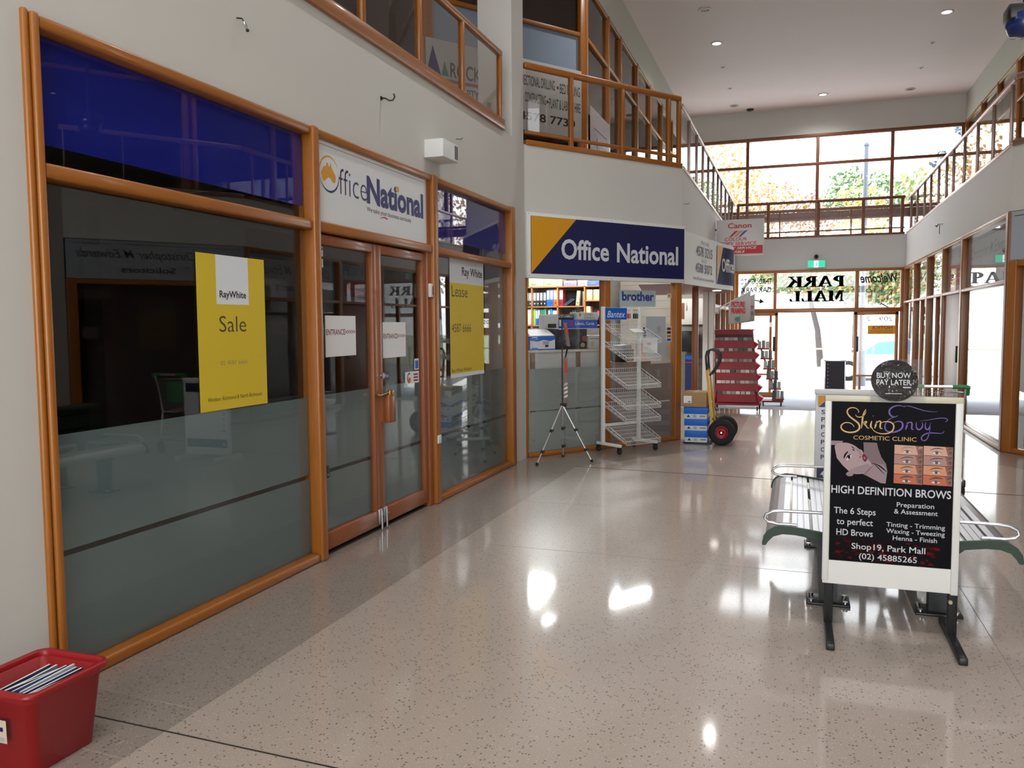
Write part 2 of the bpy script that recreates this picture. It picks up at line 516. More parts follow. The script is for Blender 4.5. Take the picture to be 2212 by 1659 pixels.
# ---------------------------------------------------------------- ground outside
b = MB()
b.box(-60, 60, 22.2, 27.0, -0.6, -0.33, mat('concrete_path', '#d2d0cb', 0.9, var=0.05, scale=2))
struct(b, 'pavement', 'pale concrete footpath outside the entrance', 'pavement')
b = MB()
b.box(-80, 80, 27.0, 36.0, -0.7, -0.45, mat('asphalt', '#a5a5a6', 0.9, var=0.06, scale=4))
b.box(-80, 80, 36.0, 36.3, -0.7, -0.33, mat('kerb_concrete', '#c9c7c2', 0.9))
struct(b, 'road', 'grey asphalt street with a pale kerb beyond the entrance', 'road')
b = MB()
b.box(-120, 120, 36.3, 160, -0.7, -0.36, mat('lawn', '#bcc4a4', 0.95, var=0.25, scale=3))
struct(b, 'lawn', 'pale green park lawn across the street', 'lawn')

# ---------------------------------------------------------------- walls
b = MB()
b.box(-3.05, XL, -8, 2.483, 0, 3.5, WALL)
b.box(-3.05, XL, 2.483, 8.35, 2.748, 3.5, WALL)
b.box(-3.2, XL, 8.35, 8.77, 0, 3.5, WALL)
struct(b, 'wall_left', 'off-white plaster wall above the empty shop window', 'wall')
b = MB()
b.box(-3.26, XL - 0.0005, 8.37, 8.75, 3.5, 6.84, WALL)
struct(b, 'wall_pier', 'off-white square pier rising past the timber balcony to the ceiling', 'wall')
b = MB()
b.box(0, 2.508, 2.04, 3.5, -0.14, 0, WALL, FACET)
b.box(-0.05, 0.0, 0, 3.5, -0.14, 0.0, WALL, FACET)
struct(b, 'wall_left_angled', 'off-white angled bulkhead above the blue and yellow shop sign', 'wall')
b = MB()
b.box(-1.56, -1.42, 10.82, 14.9, 2.06, 3.5, WALLW)
b.box(-1.56, -1.42, 14.9, 20.5, 2.75, 3.5, WALLW)
struct(b, 'wall_left_far', 'white bulkhead under the stainless handrail', 'wall')
b = MB()
b.box(-1.42, XR, 20.5, 20.7, 2.755, 3.5, WALL)
struct(b, 'wall_end', 'cream bulkhead over the glazed mall entrance', 'wall')
b = MB()
b.box(-6.5, 7.4, 22.0, 22.25, 6.18, 6.84, WALL)
b.box(-6.5, -4.25, 22.0, 22.25, -0.4, 6.18, WALL)
b.box(5.2, 7.4, 22.0, 22.25, -0.4, 6.18, WALL)
struct(b, 'wall_end_upper', 'cream wall strip between the high end window and the ceiling', 'wall')
b = MB()
b.box(XR, 2.43, 10.82, 20.5, 2.76, 3.5, WALLW)
b.box(0, 2.508, 2.76, 3.5, -0.14, 0, WALL, RFACET)
struct(b, 'wall_right_far', 'off-white bulkhead above the right-hand shop windows', 'wall')
b = MB()
b.box(XN, XN + 0.15, -8, 8.78, 2.76, 3.5, WALL)
b.box(XN, XN + 0.3, 8.3, 8.78, 0, 2.76, WALL)
b.box(XN, XN + 0.15, -8, 1.0, 0, 2.76, WALL)
struct(b, 'wall_right_near', 'off-white right-hand wall beside the viewer', 'wall')
b = MB()
b.box(-2.88, 3.74, -8.2, -8.0, 3.2, 3.55, WALL)  # unseen near end left wide open so sky light fills the hall
b.box(-7.6, -2.88, -8.2, -8.0, 0, 6.84, WALL); b.box(3.74, 8, -8.2, -8.0, 0, 6.84, WALL)
struct(b, 'wall_back', 'off-white wall at the near end of the hall', 'wall')
# upper storey walls over the office glazing
b = MB()
b.box(-4.42, -4.26, -8, 9.22, 6.18, 6.84, WALL)
UF = Frame((-4.26, 9.22, 0), FD, (0, 0, 1))
b.box(0, 2.508, 6.18, 6.84, -0.14, 0, WALL, UF)
b.box(-2.95, -2.8, 11.26, 22.0, 6.2, 6.84, WALL)
struct(b, 'wall_left_upper', 'off-white strip above the upper left office windows', 'wall')
b = MB()
b.box(3.66, 3.8, 11.26, 22.0, 6.2, 6.84, WALL)
URF = Frame((3.66, 11.26, 0), (0.582, -0.8132, 0), (0, 0, 1))
b.box(0, 2.508, 6.2, 6.84, -0.14, 0, WALL, URF)
b.box(5.12, 5.27, -8, 9.22, 6.18, 6.84, WALL)
struct(b, 'wall_right_upper', 'off-white strip above the upper right office windows', 'wall')
b = MB()
b.box(-7.5, 8.5, -8.2, 22.3, 6.84, 7.0, CEIL)
struct(b, 'ceiling', 'tall flat off-white ceiling over the mall hall', 'ceiling')
# upper walkway slabs
b = MB()
b.flat([(-8, -8), (-2.9, -8), (-2.9, 8.78), (-1.44, 10.82), (-1.44, 20.52), (2.30, 20.52), (2.30, 10.82), (3.76, 8.78), (3.76, -8), (9, -8), (9, 22.0), (-8, 22.0)][::-1], mat('walkway_floor', '#8d867f', 0.7), ID, 3.5)
b.flat([(-8, -8), (-2.9, -8), (-2.9, 8.78), (-1.44, 10.82), (-1.44, 20.52), (2.30, 20.52), (2.30, 10.82), (3.76, 8.78), (3.76, -8), (9, -8), (9, 22.2), (-8, 22.2)], WALL, ID, 3.2)
struct(b, 'floor_upper', 'upper walkway slab running round the hall', 'floor')
# shop interiors
b = MB()
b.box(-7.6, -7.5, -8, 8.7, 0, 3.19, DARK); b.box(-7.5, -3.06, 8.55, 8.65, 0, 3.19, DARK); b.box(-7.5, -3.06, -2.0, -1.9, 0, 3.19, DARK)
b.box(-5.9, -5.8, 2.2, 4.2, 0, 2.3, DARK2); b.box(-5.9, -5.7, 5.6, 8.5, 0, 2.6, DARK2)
struct(b, 'wall_empty_shop', 'dark partitions inside the empty shop', 'wall')
b = MB()
SHW = mat('shop_wall', '#978e84', 0.8)
b.box(-7.0, -1.6, 16.2, 16.3, 0, 3.19, SHW)
b.box(-7.1, -7.0, 8.7, 16.2, 0, 3.19, SHW)
b.box(-7.0, -3.25, 8.8, 8.86, 0, 3.19, SHW)
struct(b, 'wall_stationery_shop', 'pale inner walls of the stationery shop', 'wall')
b = MB()
b.box(3.9, 7.5, 8.86, 8.92, 0, 3.19, DARK2); b.box(7.4, 7.5, -8, 22, 0, 3.19, DARK2); b.box(4.6, 4.7, 1.0, 22, 0, 3.19, DARK2)
struct(b, 'wall_right_shops', 'dim partitions inside the right-hand offices', 'wall')
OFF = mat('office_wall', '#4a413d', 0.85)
b = MB()
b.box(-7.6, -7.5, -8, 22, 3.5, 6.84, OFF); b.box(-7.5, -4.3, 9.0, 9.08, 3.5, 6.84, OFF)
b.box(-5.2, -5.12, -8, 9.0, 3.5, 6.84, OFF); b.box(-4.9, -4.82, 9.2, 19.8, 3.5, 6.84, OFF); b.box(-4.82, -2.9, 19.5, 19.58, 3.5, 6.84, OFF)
struct(b, 'wall_office_left', 'dark inner walls of the upper left offices', 'wall')
b = MB()
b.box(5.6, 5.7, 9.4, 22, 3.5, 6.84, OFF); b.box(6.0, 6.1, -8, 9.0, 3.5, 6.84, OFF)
struct(b, 'wall_office_right', 'dark inner walls of the upper right offices', 'wall')

# ---------------------------------------------------------------- left shopfront: window_1, door_1, window_2
def post(F, u0, u1, v0, v1, n0, n1, parent, name='post', m=None, bev=0.014):
    return MB().box(u0, u1, v0, v1, n0, n1, m or WOOD, F, bev, 3).build(name, parent)
def rail(F, u0, u1, v0, v1, n0, n1, parent, name='rail', m=None, bev=0.014):
    return MB().box(u0, u1, v0, v1, n0, n1, m or WOODH, F, bev, 3).build(name, parent)
def pane(F, u0, u1, v0, v1, parent, m=GL, n=-0.035, t=0.006, name='pane'):
    return MB().box(u0, u1, v0, v1, n - t, n, m, F).build(name, parent)
def film(F, u0, u1, v0, v1, parent, m, name, n=-0.0425, t=0.0008):
    return MB().box(u0, u1, v0, v1, n - t, n, m, F).build(name, parent)

def win(i, label):
    return srcempty('window_%d' % i, label, 'window')

W1 = win(1, 'large timber-framed shop window with blue top film and frosted base, nearest on the left')
post(LEFT, 2.483, 2.513, 0, 2.755, -0.08, 0.02, W1); post(LEFT, 2.513, 2.55, 0, 2.748, -0.08, 0.034, W1)
post(LEFT, 4.475, 4.545, 0, 2.745, -0.08, 0.045, W1)
rail(LEFT, 2.55, 4.475, 2.69, 2.742, -0.08, 0.03, W1)
rail(LEFT, 2.55, 4.475, 2.105, 2.167, -0.08, 0.03, W1)
rail(LEFT, 2.55, 4.475, 0.0, 0.055, -0.08, 0.03, W1)
pane(LEFT, 2.55, 4.475, 2.167, 2.69, W1); pane(LEFT, 2.55, 4.475, 0.055, 2.105, W1)
film(LEFT, 2.552, 4.473, 2.252, 2.688, W1, BLUEF, 'blue_film')
film(LEFT, 2.552, 4.473, 0.056, 0.535, W1, FROST, 'frosted_film'); film(LEFT, 2.552, 4.473, 0.56, 1.055, W1, FROST, 'frosted_film')

D1 = srcempty('door_1', 'pair of timber-framed glass shop doors under the white sign', 'door')
rail(LEFT, 4.545, 6.25, 2.69, 2.742, -0.08, 0.03, D1)
rail(LEFT, 4.545, 6.25, 2.105, 2.172, -0.08, 0.03, D1, 'transom'); 
post(LEFT, 6.18, 6.25, 0, 2.745, -0.08, 0.012, D1, 'jamb', WOODD, 0.006)
for k, (a, c, s0, s1) in enumerate(((4.55, 5.345, 0.06, 0.065), (5.352, 6.18, 0.065, 0.06))):
    lf = MB()
    lf.box(a, a + s0, 0.035, 2.095, -0.06, -0.005, WOODD, LEFT, 0.006, 2)
    lf.box(c - s1, c, 0.035, 2.095, -0.06, -0.005, WOODD, LEFT, 0.006, 2)
    lf.box(a + s0, c - s1, 2.03, 2.095, -0.06, -0.005, WOODD, LEFT, 0.006, 2)
    lf.box(a + s0, c - s1, 0.035, 0.15, -0.06, -0.005, WOODD, LEFT, 0.006, 2)
    leaf = lf.build('door_leaf', D1)
    pane(LEFT, a + s0, c - s1, 0.15, 2.03, leaf)
    for (q0, q1) in ((0.151, 0.535), (0.56, 1.055)):
        film(LEFT, a + s0 + .001, c - s1 - .001, q0, q1, leaf, FROST, 'frosted_film')
hb = MB(); hb.box(5.40, 5.50, 0.79, 1.0, 0.012, 0.05, WOODD, LEFT, 0.004, 2); hb.box(5.365, 5.42, 0.80, 0.99, -0.006, 0.014, WOODD, LEFT)
hb.build('pull_handle', D1)
hb = MB(); hb.box(5.29, 5.44, 1.0, 1.012, -0.004, 0.03, BRASS, LEFT, 0.002); hb.box(5.41, 5.475, 0.985, 1.03, 0.03, 0.055, BRASS, LEFT, 0.006)
hb.tube([(5.30, 1.0, 0.0), (5.30, 1.0, 0.03), (5.36, 1.01, 0.045), (5.42, 1.02, 0.045)], 0.004, STEEL, 6, F=LEFT)
hb.build('hasp_and_padlock', D1)
hb = MB(); hb.cyl(LEFT.pt(5.392, 1.14, -0.005), LEFT.pt(5.392, 1.14, 0.012), 0.02, STEEL, 14); hb.build('lock_cylinder', D1)
for c in (5.325, 5.40):
    hb = MB(); hb.box(c - 0.025, c + 0.025, 0.05, 0.16, -0.006, 0.006, STEEL, LEFT, 0.003); hb.cyl(LEFT.pt(c, 0.012, 0.014), LEFT.pt(c, 0.15, 0.014), 0.008, STEEL, 10)
    hb.cyl(LEFT.pt(c, 0.12, 0.014), LEFT.pt(c, 0.12, 0.03), 0.006, STEEL, 8); hb.build('floor_bolt', D1)

W2 = win(2, 'narrow timber-framed shop window with yellow lease poster, right of the doors')
post(LEFT, 6.25, 6.345, 0, 2.745, -0.08, 0.045, W2); post(LEFT, 8.24, 8.35, 0, 2.752, -0.08, 0.04, W2)
rail(LEFT, 6.345, 8.24, 2.69, 2.742, -0.08, 0.03, W2); rail(LEFT, 6.345, 8.24, 2.105, 2.165, -0.08, 0.03, W2); rail(LEFT, 6.345, 8.24, 0, 0.05, -0.08, 0.03, W2)
pane(LEFT, 6.345, 8.24, 2.165, 2.69, W2); pane(LEFT, 6.345, 8.24, 0.05, 2.105, W2)
film(LEFT, 6.347, 8.238, 2.252, 2.688, W2, BLUEF, 'blue_film')
film(LEFT, 6.347, 8.238, 0.051, 0.535, W2, FROST, 'frosted_film'); film(LEFT, 6.347, 8.238, 0.56, 1.055, W2, FROST, 'frosted_film')

# stationery shop front (angled)
FROSTG = mat('frosted_film_pale', '#8d9692', 0.5, spec=0.3)
W3 = win(3, 'angled timber-framed window of the stationery shop behind the tripod')
post(FACET, 0.0, 0.04, 0, 2.04, -0.09, 0.0, W3, bev=0.008); post(FACET, 1.17, 1.27, 0, 2.04, -0.09, 0.02, W3)
post(FACET, 2.395, 2.505, 0, 2.04, -0.09, 0.02, W3)
rail(FACET, 0.04, 1.17, 0, 0.05, -0.08, 0.02, W3); rail(FACET, 1.27, 2.395, 0, 0.05, -0.08, 0.02, W3)
pane(FACET, 0.04, 1.17, 0.05, 2.04, W3); pane(FACET, 1.27, 2.395, 0.05, 2.04, W3)
for (a, c) in ((0.042, 1.168), (1.272, 2.393)):
    for q0, q1 in ((0.051, 0.51), (0.525, 1.005)):
        film(FACET, a, c, q0, q1, W3, FROSTG if a < 1 else mat('frosted_film_warm', '#8b7f79', 0.5, spec=0.3), 'frosted_film')
post(FACET, 1.43, 1.50, 1.005, 2.04, -0.32, -0.24, W3, 'inner_post', WOODK)

# ---------------------------------------------------------------- glazed entrance at the end of the hall
W4 = win(4, 'glazed mall entrance at the far end, with mirror-reading letters across its transom')
for (a, c) in ((-1.42, -1.34), (-0.535, -0.465), (1.25, 1.33), (2.2, 2.28)):
    post(END, a, c, 1.85 if abs(a) < 1.3 else -0.3, 2.70, -0.1, 0.02, W4)
rail(END, -1.42, 2.28, 2.69, 2.755, -0.1, 0.03, W4); rail(END, -1.42, 2.28, 1.76, 1.86, -0.12, 0.03, W4, 'transom')
for (a, c) in ((-1.34, -0.535), (-0.465, 1.25), (1.33, 2.2)): pane(END, a, c, 1.86, 2.69, W4, n=-0.03)
# sliding leaves (parked open) and side lights
def leaf(u0, u1, off, midr):
    lf = MB()
    lf.box(u0, u0 + 0.07, -0.27, 1.76, off - 0.05, off, WOOD, END, 0.008); lf.box(u1 - 0.07, u1, -0.27, 1.76, off - 0.05, off, WOOD, END, 0.008)
    lf.box(u0, u1, -0.27, -0.12, off - 0.05, off, WOODH, END, 0.008); lf.box(u0, u1, 1.69, 1.76, off - 0.05, off, WOODH, END, 0.008)
    lf.box(u0 + 0.07, u1 - 0.07, 0.28, 0.32, off - 0.045, off - 0.01, WOODH, END)
    o = lf.build('sliding_leaf', W4)
    pane(END, u0 + 0.07, u1 - 0.07, -0.12, 1.69, o, n=off - 0.02)
    MB().box(midr, midr + 0.05, 0.85, 1.2, off, off + 0.03, BLKM, END, 0.01).build('door_pull', o)
leaf(-1.33, -0.42, 0.09, -0.53); leaf(1.24, 2.17, 0.09, 1.29)
post(END, -0.62, -0.56, -0.27, 1.76, -0.1, -0.02, W4, 'fixed_stile'); post(END, 1.36, 1.42, -0.27, 1.76, -0.1, -0.02, W4, 'fixed_stile')
# lettering painted on the outside of the glass: seen reversed from inside
LB = mat('painted_letters', '#16120f', 0.6)
t = MB()
for e_ in (-0.012, 0.0, 0.012):
    serif_text(t, 'PARK', END, -0.24 + e_, 1.03 + e_, 2.355, 0.25, LB, -0.0295, flip=True); serif_text(t, 'MALL', END, -0.19 + e_, 1.01 + e_, 2.015, 0.25, LB, -0.0295, flip=True)
t.text('THROUGH TO', END, -1.30, -0.58, 2.45, 0.12, LB, -0.0295, 0.028, flip=True)
t.text('CAR PARK', END, -1.29, -0.58, 2.25, 0.12, LB, -0.0295, 0.028, flip=True)
t.bar(END.pt(-0.98, 2.07, -0.029), END.pt(-0.84, 2.04, -0.029), 0.002, 0.03, LB); t.flat([(-0.86, 1.98), (-0.74, 2.02), (-0.84, 2.11)], LB, END, -0.0295)
t.text('Welcome', END, 1.36, 2.12, 2.43, 0.2, LB, -0.0295, 0.02, 0.35, flip=True); t.text('TO', END, 1.48, 1.72, 2.2, 0.085, LB, -0.0295, 0.0, flip=True)
t.text('209 - 2', END, 1.5, 2.05, 1.55, 0.1, LB, 0.0705, 0.005, flip=True)
t.build('painted_lettering', W4)

# high window above the entrance balcony
UPW = Frame((0, 22.0, 0), (1, 0, 0), (0, 0, 1))
W5 = win(5, 'high timber-framed window band at the far end showing treetops')
for x in (-3.9, -2.6, -1.25, 0.42, 2.11, 3.62, 4.9): post(UPW, x - 0.04, x + 0.04, 3.5, 6.18, -0.1, 0.0, W5, m=WOODK)
for (z0, z1) in ((6.1, 6.18), (5.42, 5.49), (4.29, 4.36), (3.5, 3.56)): rail(UPW, -4.25, 5.2, z0, z1, -0.1, 0.005, W5, m=WOODK)
MB().box(-4.25, 5.2, 4.08, 4.29, -0.3, -0.12, mat('maroon_fascia', '#8d6866', 0.7), UPW).build('outer_beam', W5)
for x in (-0.45, 1.22, 2.95, -2.0): post(UPW, x - 0.02, x + 0.02, 3.56, 4.29, -0.1, -0.02, W5, 'glazing_bar', WOODK)
pane(UPW, -4.25, 5.2, 3.56, 6.1, W5, n=-0.05)

# ---------------------------------------------------------------- right far shopfront
W6 = win(6, 'row of timber-framed glass shopfronts along the right-hand far wall')
def RY(y): return -y
YS = [10.82, 13.58, 15.25, 16.95, 18.75, 20.46]
for y in YS[1:-1]: post(RFAR, -y - 0.06, -y + 0.06, 0 if y < 15.1 else -0.24, 2.76, -0.09, 0.03, W6)
post(RFAR, -20.49, -20.4, -0.3, 2.76, -0.09, 0.02, W6); post(RFAR, -10.9, -10.78, 0, 2.76, -0.09, 0.03, W6, m=WOODK)
SIGNP = mat('sign_panel_grey', '#a5adb6', 0.4)
for a, c in zip(YS, YS[1:]):
    zf = 0.0 if a < 15 else -0.24
    rail(RFAR, -c + 0.06, -a - 0.06, 2.70, 2.76, -0.09, 0.03, W6); rail(RFAR, -c + 0.06, -a - 0.06, 1.94, 1.99, -0.09, 0.03, W6)
    if not (13 < a < 14): rail(RFAR, -c + 0.06, -a - 0.06, zf, zf + 0.06, -0.09, 0.03, W6)
    pane(RFAR, -c + 0.06, -a - 0.06, 1.99, 2.70, W6)
    if not (13 < a < 14): pane(RFAR, -c + 0.06, -a - 0.06, zf + 0.06, 1.94, W6)
for (a, c) in ((16.0, 16.08), (17.85, 17.93)): post(RFAR, -c, -a, -0.24, 1.94, -0.09, 0.0, W6)
D2 = srcempty('door_2', 'closed brown timber door in the right-hand shopfront', 'door')
MB().box(-15.19, -13.64, 0.0, 1.94, -0.07, -0.02, WOODK, RFAR, 0.005).build('door_panel', D2)
MB().box(-13.85, -13.80, 0.9, 1.15, -0.02, 0.03, BLKM, RFAR, 0.01).build('door_handle', D2)
# angled right shopfront (seen in the left window reflections)
W7 = win(7, 'angled right-hand shopfront at the edge of view')
post(RFACET, 0.0, 0.13, 0, 2.2, -0.09, 0.035, W7); post(RFACET, 2.36, 2.5, 0, 2.2, -0.09, 0.035, W7)
rail(RFACET, 0.13, 2.36, 2.13, 2.2, -0.09, 0.03, W7); rail(RFACET, 0.13, 2.36, 0, 0.06, -0.09, 0.03, W7)
pane(RFACET, 0.13, 2.36, 0.06, 2.13, W7)
MB().box(0.13, 2.36, 0.06, 2.13, -0.2, -0.17, mat('unlit_interior_sheet', '#2b1d18', 0.8), RFACET).build('unlit_interior_sheet', W7)  # dark sheet behind the pane stands in for the unlit interior
W8 = win(8, 'timber-framed shop window on the right beside the viewer')
for y in (1.05, 3.4, 5.8, 8.25): post(RNEAR, -y - 0.05, -y + 0.05, 0, 2.76, -0.09, 0.03, W8)
for (z0, z1) in ((2.7, 2.76), (2.13, 2.19), (0, 0.06)): rail(RNEAR, -8.25, -1.05, z0, z1, -0.09, 0.03, W8)
pane(RNEAR, -8.25, -1.05, 0.06, 2.7, W8)
MB().box(-8.25, -1.05, 0.06, 2.7, -0.2, -0.17, mat('unlit_interior_sheet', '#2b1d18', 0.8), RNEAR).build('unlit_interior_sheet', W8)  # same dark stand-in for the shop's unlit inside

# ---------------------------------------------------------------- left far shopfront, beyond the canopy
W9 = win(9, 'timber-framed shop windows beyond the canopy on the left')
for y in (15.25, 16.4, 17.6, 18.9, 20.2): post(LFAR, y - 0.06, y + 0.06, -0.24, 2.75, -0.09, 0.02, W9)
for (z0, z1) in ((2.69, 2.75), (1.8, 1.87), (-0.24, -0.16)): rail(LFAR, 15.0, 20.4, z0, z1, -0.09, 0.02, W9)
pane(LFAR, 15.0, 20.4, -0.16, 2.69, W9)
for i, (a, c, cc) in enumerate(((16.1, 16.9, '#a91c24'), (17.5, 18.3, '#d9a327'), (18.98, 19.7, '#a91c24'))):
    film(LFAR, a, c, 1.9, 2.5, W9, mat('poster_%d' % i, cc, 0.6), 'window_poster')
b = MB()
b.box(-1.455, -1.285, 13.75, 14.0, 0.0, 2.031, WALLW); b.box(-1.372, -1.364, 13.742, 13.752, 0, 2.03, BLKM)
struct(b, 'wall_column', 'white column under the round canopy beside the hand truck', 'wall')
b = MB(); b.box(-1.42, -1.335, 11.98, 12.07, 0, 2.031, WOODK, ID, 0.01)
struct(b, 'trim_1', 'brown timber post in the stationery shop entrance', 'trim')

# round canopy over the stationery shop entrance
CAN = Bent([(-1.42, 10.82), (-1.36, 11.15), (-1.30, 11.5), (-1.24, 11.95), (-1.16, 12.43), (-1.07, 12.95), (-1.0, 13.22), (-0.967, 13.42), (-0.975, 13.68), (-1.05, 13.95), (-1.2, 14.45), (-1.42, 14.9)])
cn = srcempty('trim_2', 'white curved canopy fascia with phone numbers over the shop entrance', 'canopy')
b = MB(); P = CAN.p
vs = [(p.x, p.y, z) for z in (2.03, 2.715) for p in P]; k = len(P)
b.add(vs, [[i, i + 1, k + i + 1, k + i] for i in range(k - 1)], WHITE, True)
b.flat([(p.x, p.y) for p in P], WHITE, ID, 2.715)
FA_ = b.build('fascia', cn)
b = MB()
b.flat([(p.x, p.y) for p in P][::-1] + [(-2.0, 10.9), (-2.6, 14.9)], mat('soffit_rose', '#7d4640', 0.4), ID, 2.031)
b.build('soffit', cn)
PL_ = mat('phone_letters', '#3b3f5c', 0.5)
b = MB()
def cl(y):   # arc length at a given y on the near part of the canopy
    for i in range(len(P) - 1):
        if P[i].y <= y <= P[i + 1].y: return CAN.l[i] + (P[i + 1] - P[i]).length * (y - P[i].y) / (P[i + 1].y - P[i].y)
b.text('PHONE', CAN, cl(11.7), cl(12.15), 2.605, 0.05, mat('pale_letters', '#9a9daa', 0.5), 0.004)
b.text('4578 3215', CAN, cl(11.45), cl(12.32), 2.44, 0.13, PL_, 0.004, 0.01)
b.text('FAX', CAN, cl(11.75), cl(12.05), 2.36, 0.045, mat('pale_letters', '#9a9daa', 0.5), 0.004)
b.text('4588 5072', CAN, cl(11.42), cl(12.32), 2.215, 0.12, PL_, 0.004, 0.01)
b.text('www.officenational.com.au/windsor', CAN, cl(11.3), cl(12.42), 2.11, 0.045, PL_, 0.004)
b.bar(CAN.pt(cl(11.55), 2.04, 0.002), CAN.pt(cl(11.55), 2.71, 0.002), 0.004, 0.004, GREY)
b.build('phone_lettering', cn)
b = MB()
ua, ub = cl(12.56), cl(14.3)
N_ = 14
vs = []; 
for j in range(N_ + 1):
    u = ua + (ub - ua) * j / N_
    vs += [CAN.pt(u, 2.10, 0.006), CAN.pt(u, 2.66, 0.006)]
b.add(vs, [[2 * j, 2 * j + 2, 2 * j + 3, 2 * j + 1] for j in range(N_)], mat('navy_vinyl', '#14174f', 0.6, spec=0.12), True)
b.flat([(0, 0)] * 0 + [(ua, 2.10), (ua, 2.66), (ua + 0.33, 2.66)], GOLD, CAN, 0.009)
b.text('Office', CAN, ua + 0.27, ua + 0.27 + 0.62, 2.30, 0.19, WHITE, 0.011, 0.02)
b.text('National', CAN, ua + 0.98, ub - 0.06, 2.30, 0.19, WHITE, 0.011, 0.02)
b.build('curved_sign', cn)

# ---------------------------------------------------------------- upper office glazing
def office(i, F, us, label, mid=5.42, head=6.2, mats=None):
    W_ = win(i, label)
    for u in us: post(F, u - 0.05, u + 0.05, 3.5, head, -0.1, 0.02, W_)
    for z in (head - 0.06, mid, 3.5): rail(F, us[0], us[-1], z, z + 0.06, -0.09, 0.01, W_)
    pane(F, us[0], us[-1], 3.56, head - 0.06, W_, m=GLT)
    return W_
UL = Frame((-4.26, 0, 0), (0, 1, 0), (0, 0, 1))
UL2 = Frame((-2.8, 0, 0), (0, 1, 0), (0, 0, 1))
UR2 = Frame((3.66, 0, 0), (0, -1, 0), (0, 0, 1))
office(10, UL, [-7.9, -5.5, -3, -0.5, 2.0, 4.5, 6.9, 9.2], 'upper office glazing behind the near left balcony')
W11 = office(11, UF, [0.05, 2.45], 'angled upper office glazing with grey drilling sign')
W12 = office(12, UL2, [11.30, 12.7, 13.62, 15.1, 16.5, 18.0, 19.5], 'upper office glazing along the left far walkway')
office(13, UR2, [-21.9, -20.2, -18.7, -17.2, -15.6, -13.6, -11.4], 'upper office glazing along the right far walkway', mid=5.42)
office(14, URF, [0.05, 2.45], 'angled upper office glazing on the right')
film(UF, 0.1, 2.4, 4.6, 5.42, W11, LBLUE, 'pale_blind', n=-0.03); 

# ================================================================ BALUSTRADES
def balustrade(F, u0, u1, us, label, base=(3.5, 3.6), top=(4.22, 4.30), low=None, pw=0.05, m=WOODH, mp=WOOD, off=-0.06, thick=0.06, group=None):
    p0 = F.pt((u0 + u1) / 2, 3.5, off)
    R_ = thing('balustrade', label, 'balustrade', p0, 0, group)
    MB().box(u0, u1, base[0], base[1], off - thick / 2 - 0.012, off + thick / 2 + 0.02, m, F, 0.008).build('base_rail', R_)
    MB().box(u0, u1, top[0], top[1], off - thick / 2, off + thick / 2, m, F, 0.02, 3).build('handrail', R_)
    if low: MB().box(u0, u1, low[0], low[1], off - 0.02, off + 0.02, m, F, 0.005).build('lower_rail', R_)
    for u in us:
        MB().box(u - pw / 2, u + pw / 2, base[1], top[0] + 0.01, off - 0.025, off + 0.025, mp, F, 0.006).build('baluster', R_)
    e = [u0] + list(us) + [u1]; z0 = (low[1] if low else base[1]) + 0.004
    for a, c in zip(e, e[1:]):
        if c - a > pw * 2:
            MB().box(a + pw / 2 + .004, c - pw / 2 - .004, z0, top[0] - 0.005, off - 0.004, off + 0.004, GLB, F).build('glass_panel', R_)
    return R_
balustrade(LEFT, -7.9, 8.07, [-7.0, -5.9, -4.9, -4.0, -3.0, -2.1, -1.2, -0.3, 0.6, 1.5, 2.43, 3.36, 4.29, 5.22, 6.14, 7.04, 8.04],
           'timber balcony balustrade with glass panels above the empty shop window', base=(3.495, 3.6), top=(4.225, 4.29), off=-0.02)
balustrade(FACET, 0.02, 2.50, [0.69, 1.49, 2.28, 2.47], 'angled timber balcony balustrade above the blue shop sign', base=(3.495, 3.555), top=(4.33, 4.40), low=(3.625, 3.66), off=-0.03)
balustrade(LFAR, 10.90, 20.45, [11.69, 12.6, 13.45, 14.3, 15.2, 16.05, 16.8, 17.8, 18.75, 19.7], 'stainless handrail balustrade along the left far walkway',
           base=(3.495, 3.54), top=(4.29, 4.345), pw=0.012, m=mat('pink_grey_metal', '#b99f98', 0.3, metal=0.6), mp=mat('bar_metal', '#8f7a72', 0.35, metal=0.6), off=-0.03, thick=0.05)
balustrade(END, -1.40, 2.26, [-1.37, -0.68, 0.43, 1.39, 2.2], 'timber balcony balustrade over the mall entrance', base=(3.495, 3.545), top=(4.295, 4.36), low=(3.63, 3.66), pw=0.07, m=WOODK, mp=WOODK, off=-0.04)
balustrade(RFAR, -20.45, -10.9, [-20.0, -19.0, -18.0, -17.2, -16.3, -15.5, -14.85, -13.94, -13.0, -12.03, -11.09], 'pale metal handrail balustrade along the right far walkway',
           base=(3.495, 3.545), top=(4.235, 4.30), pw=0.014, m=mat('bronze_metal', '#b08d80', 0.28, metal=0.6), mp=mat('bar_metal_warm', '#94786c', 0.35, metal=0.5), off=-0.04, thick=0.055)
balustrade(RFACET, 0.0, 2.50, [0.9, 1.7, 2.45], 'angled balustrade with metal handrail at the right edge of view', base=(3.49, 3.56), top=(4.235, 4.30), off=-0.03, pw=0.014, m=MATS['bronze_metal'], mp=MATS['bar_metal_warm'])

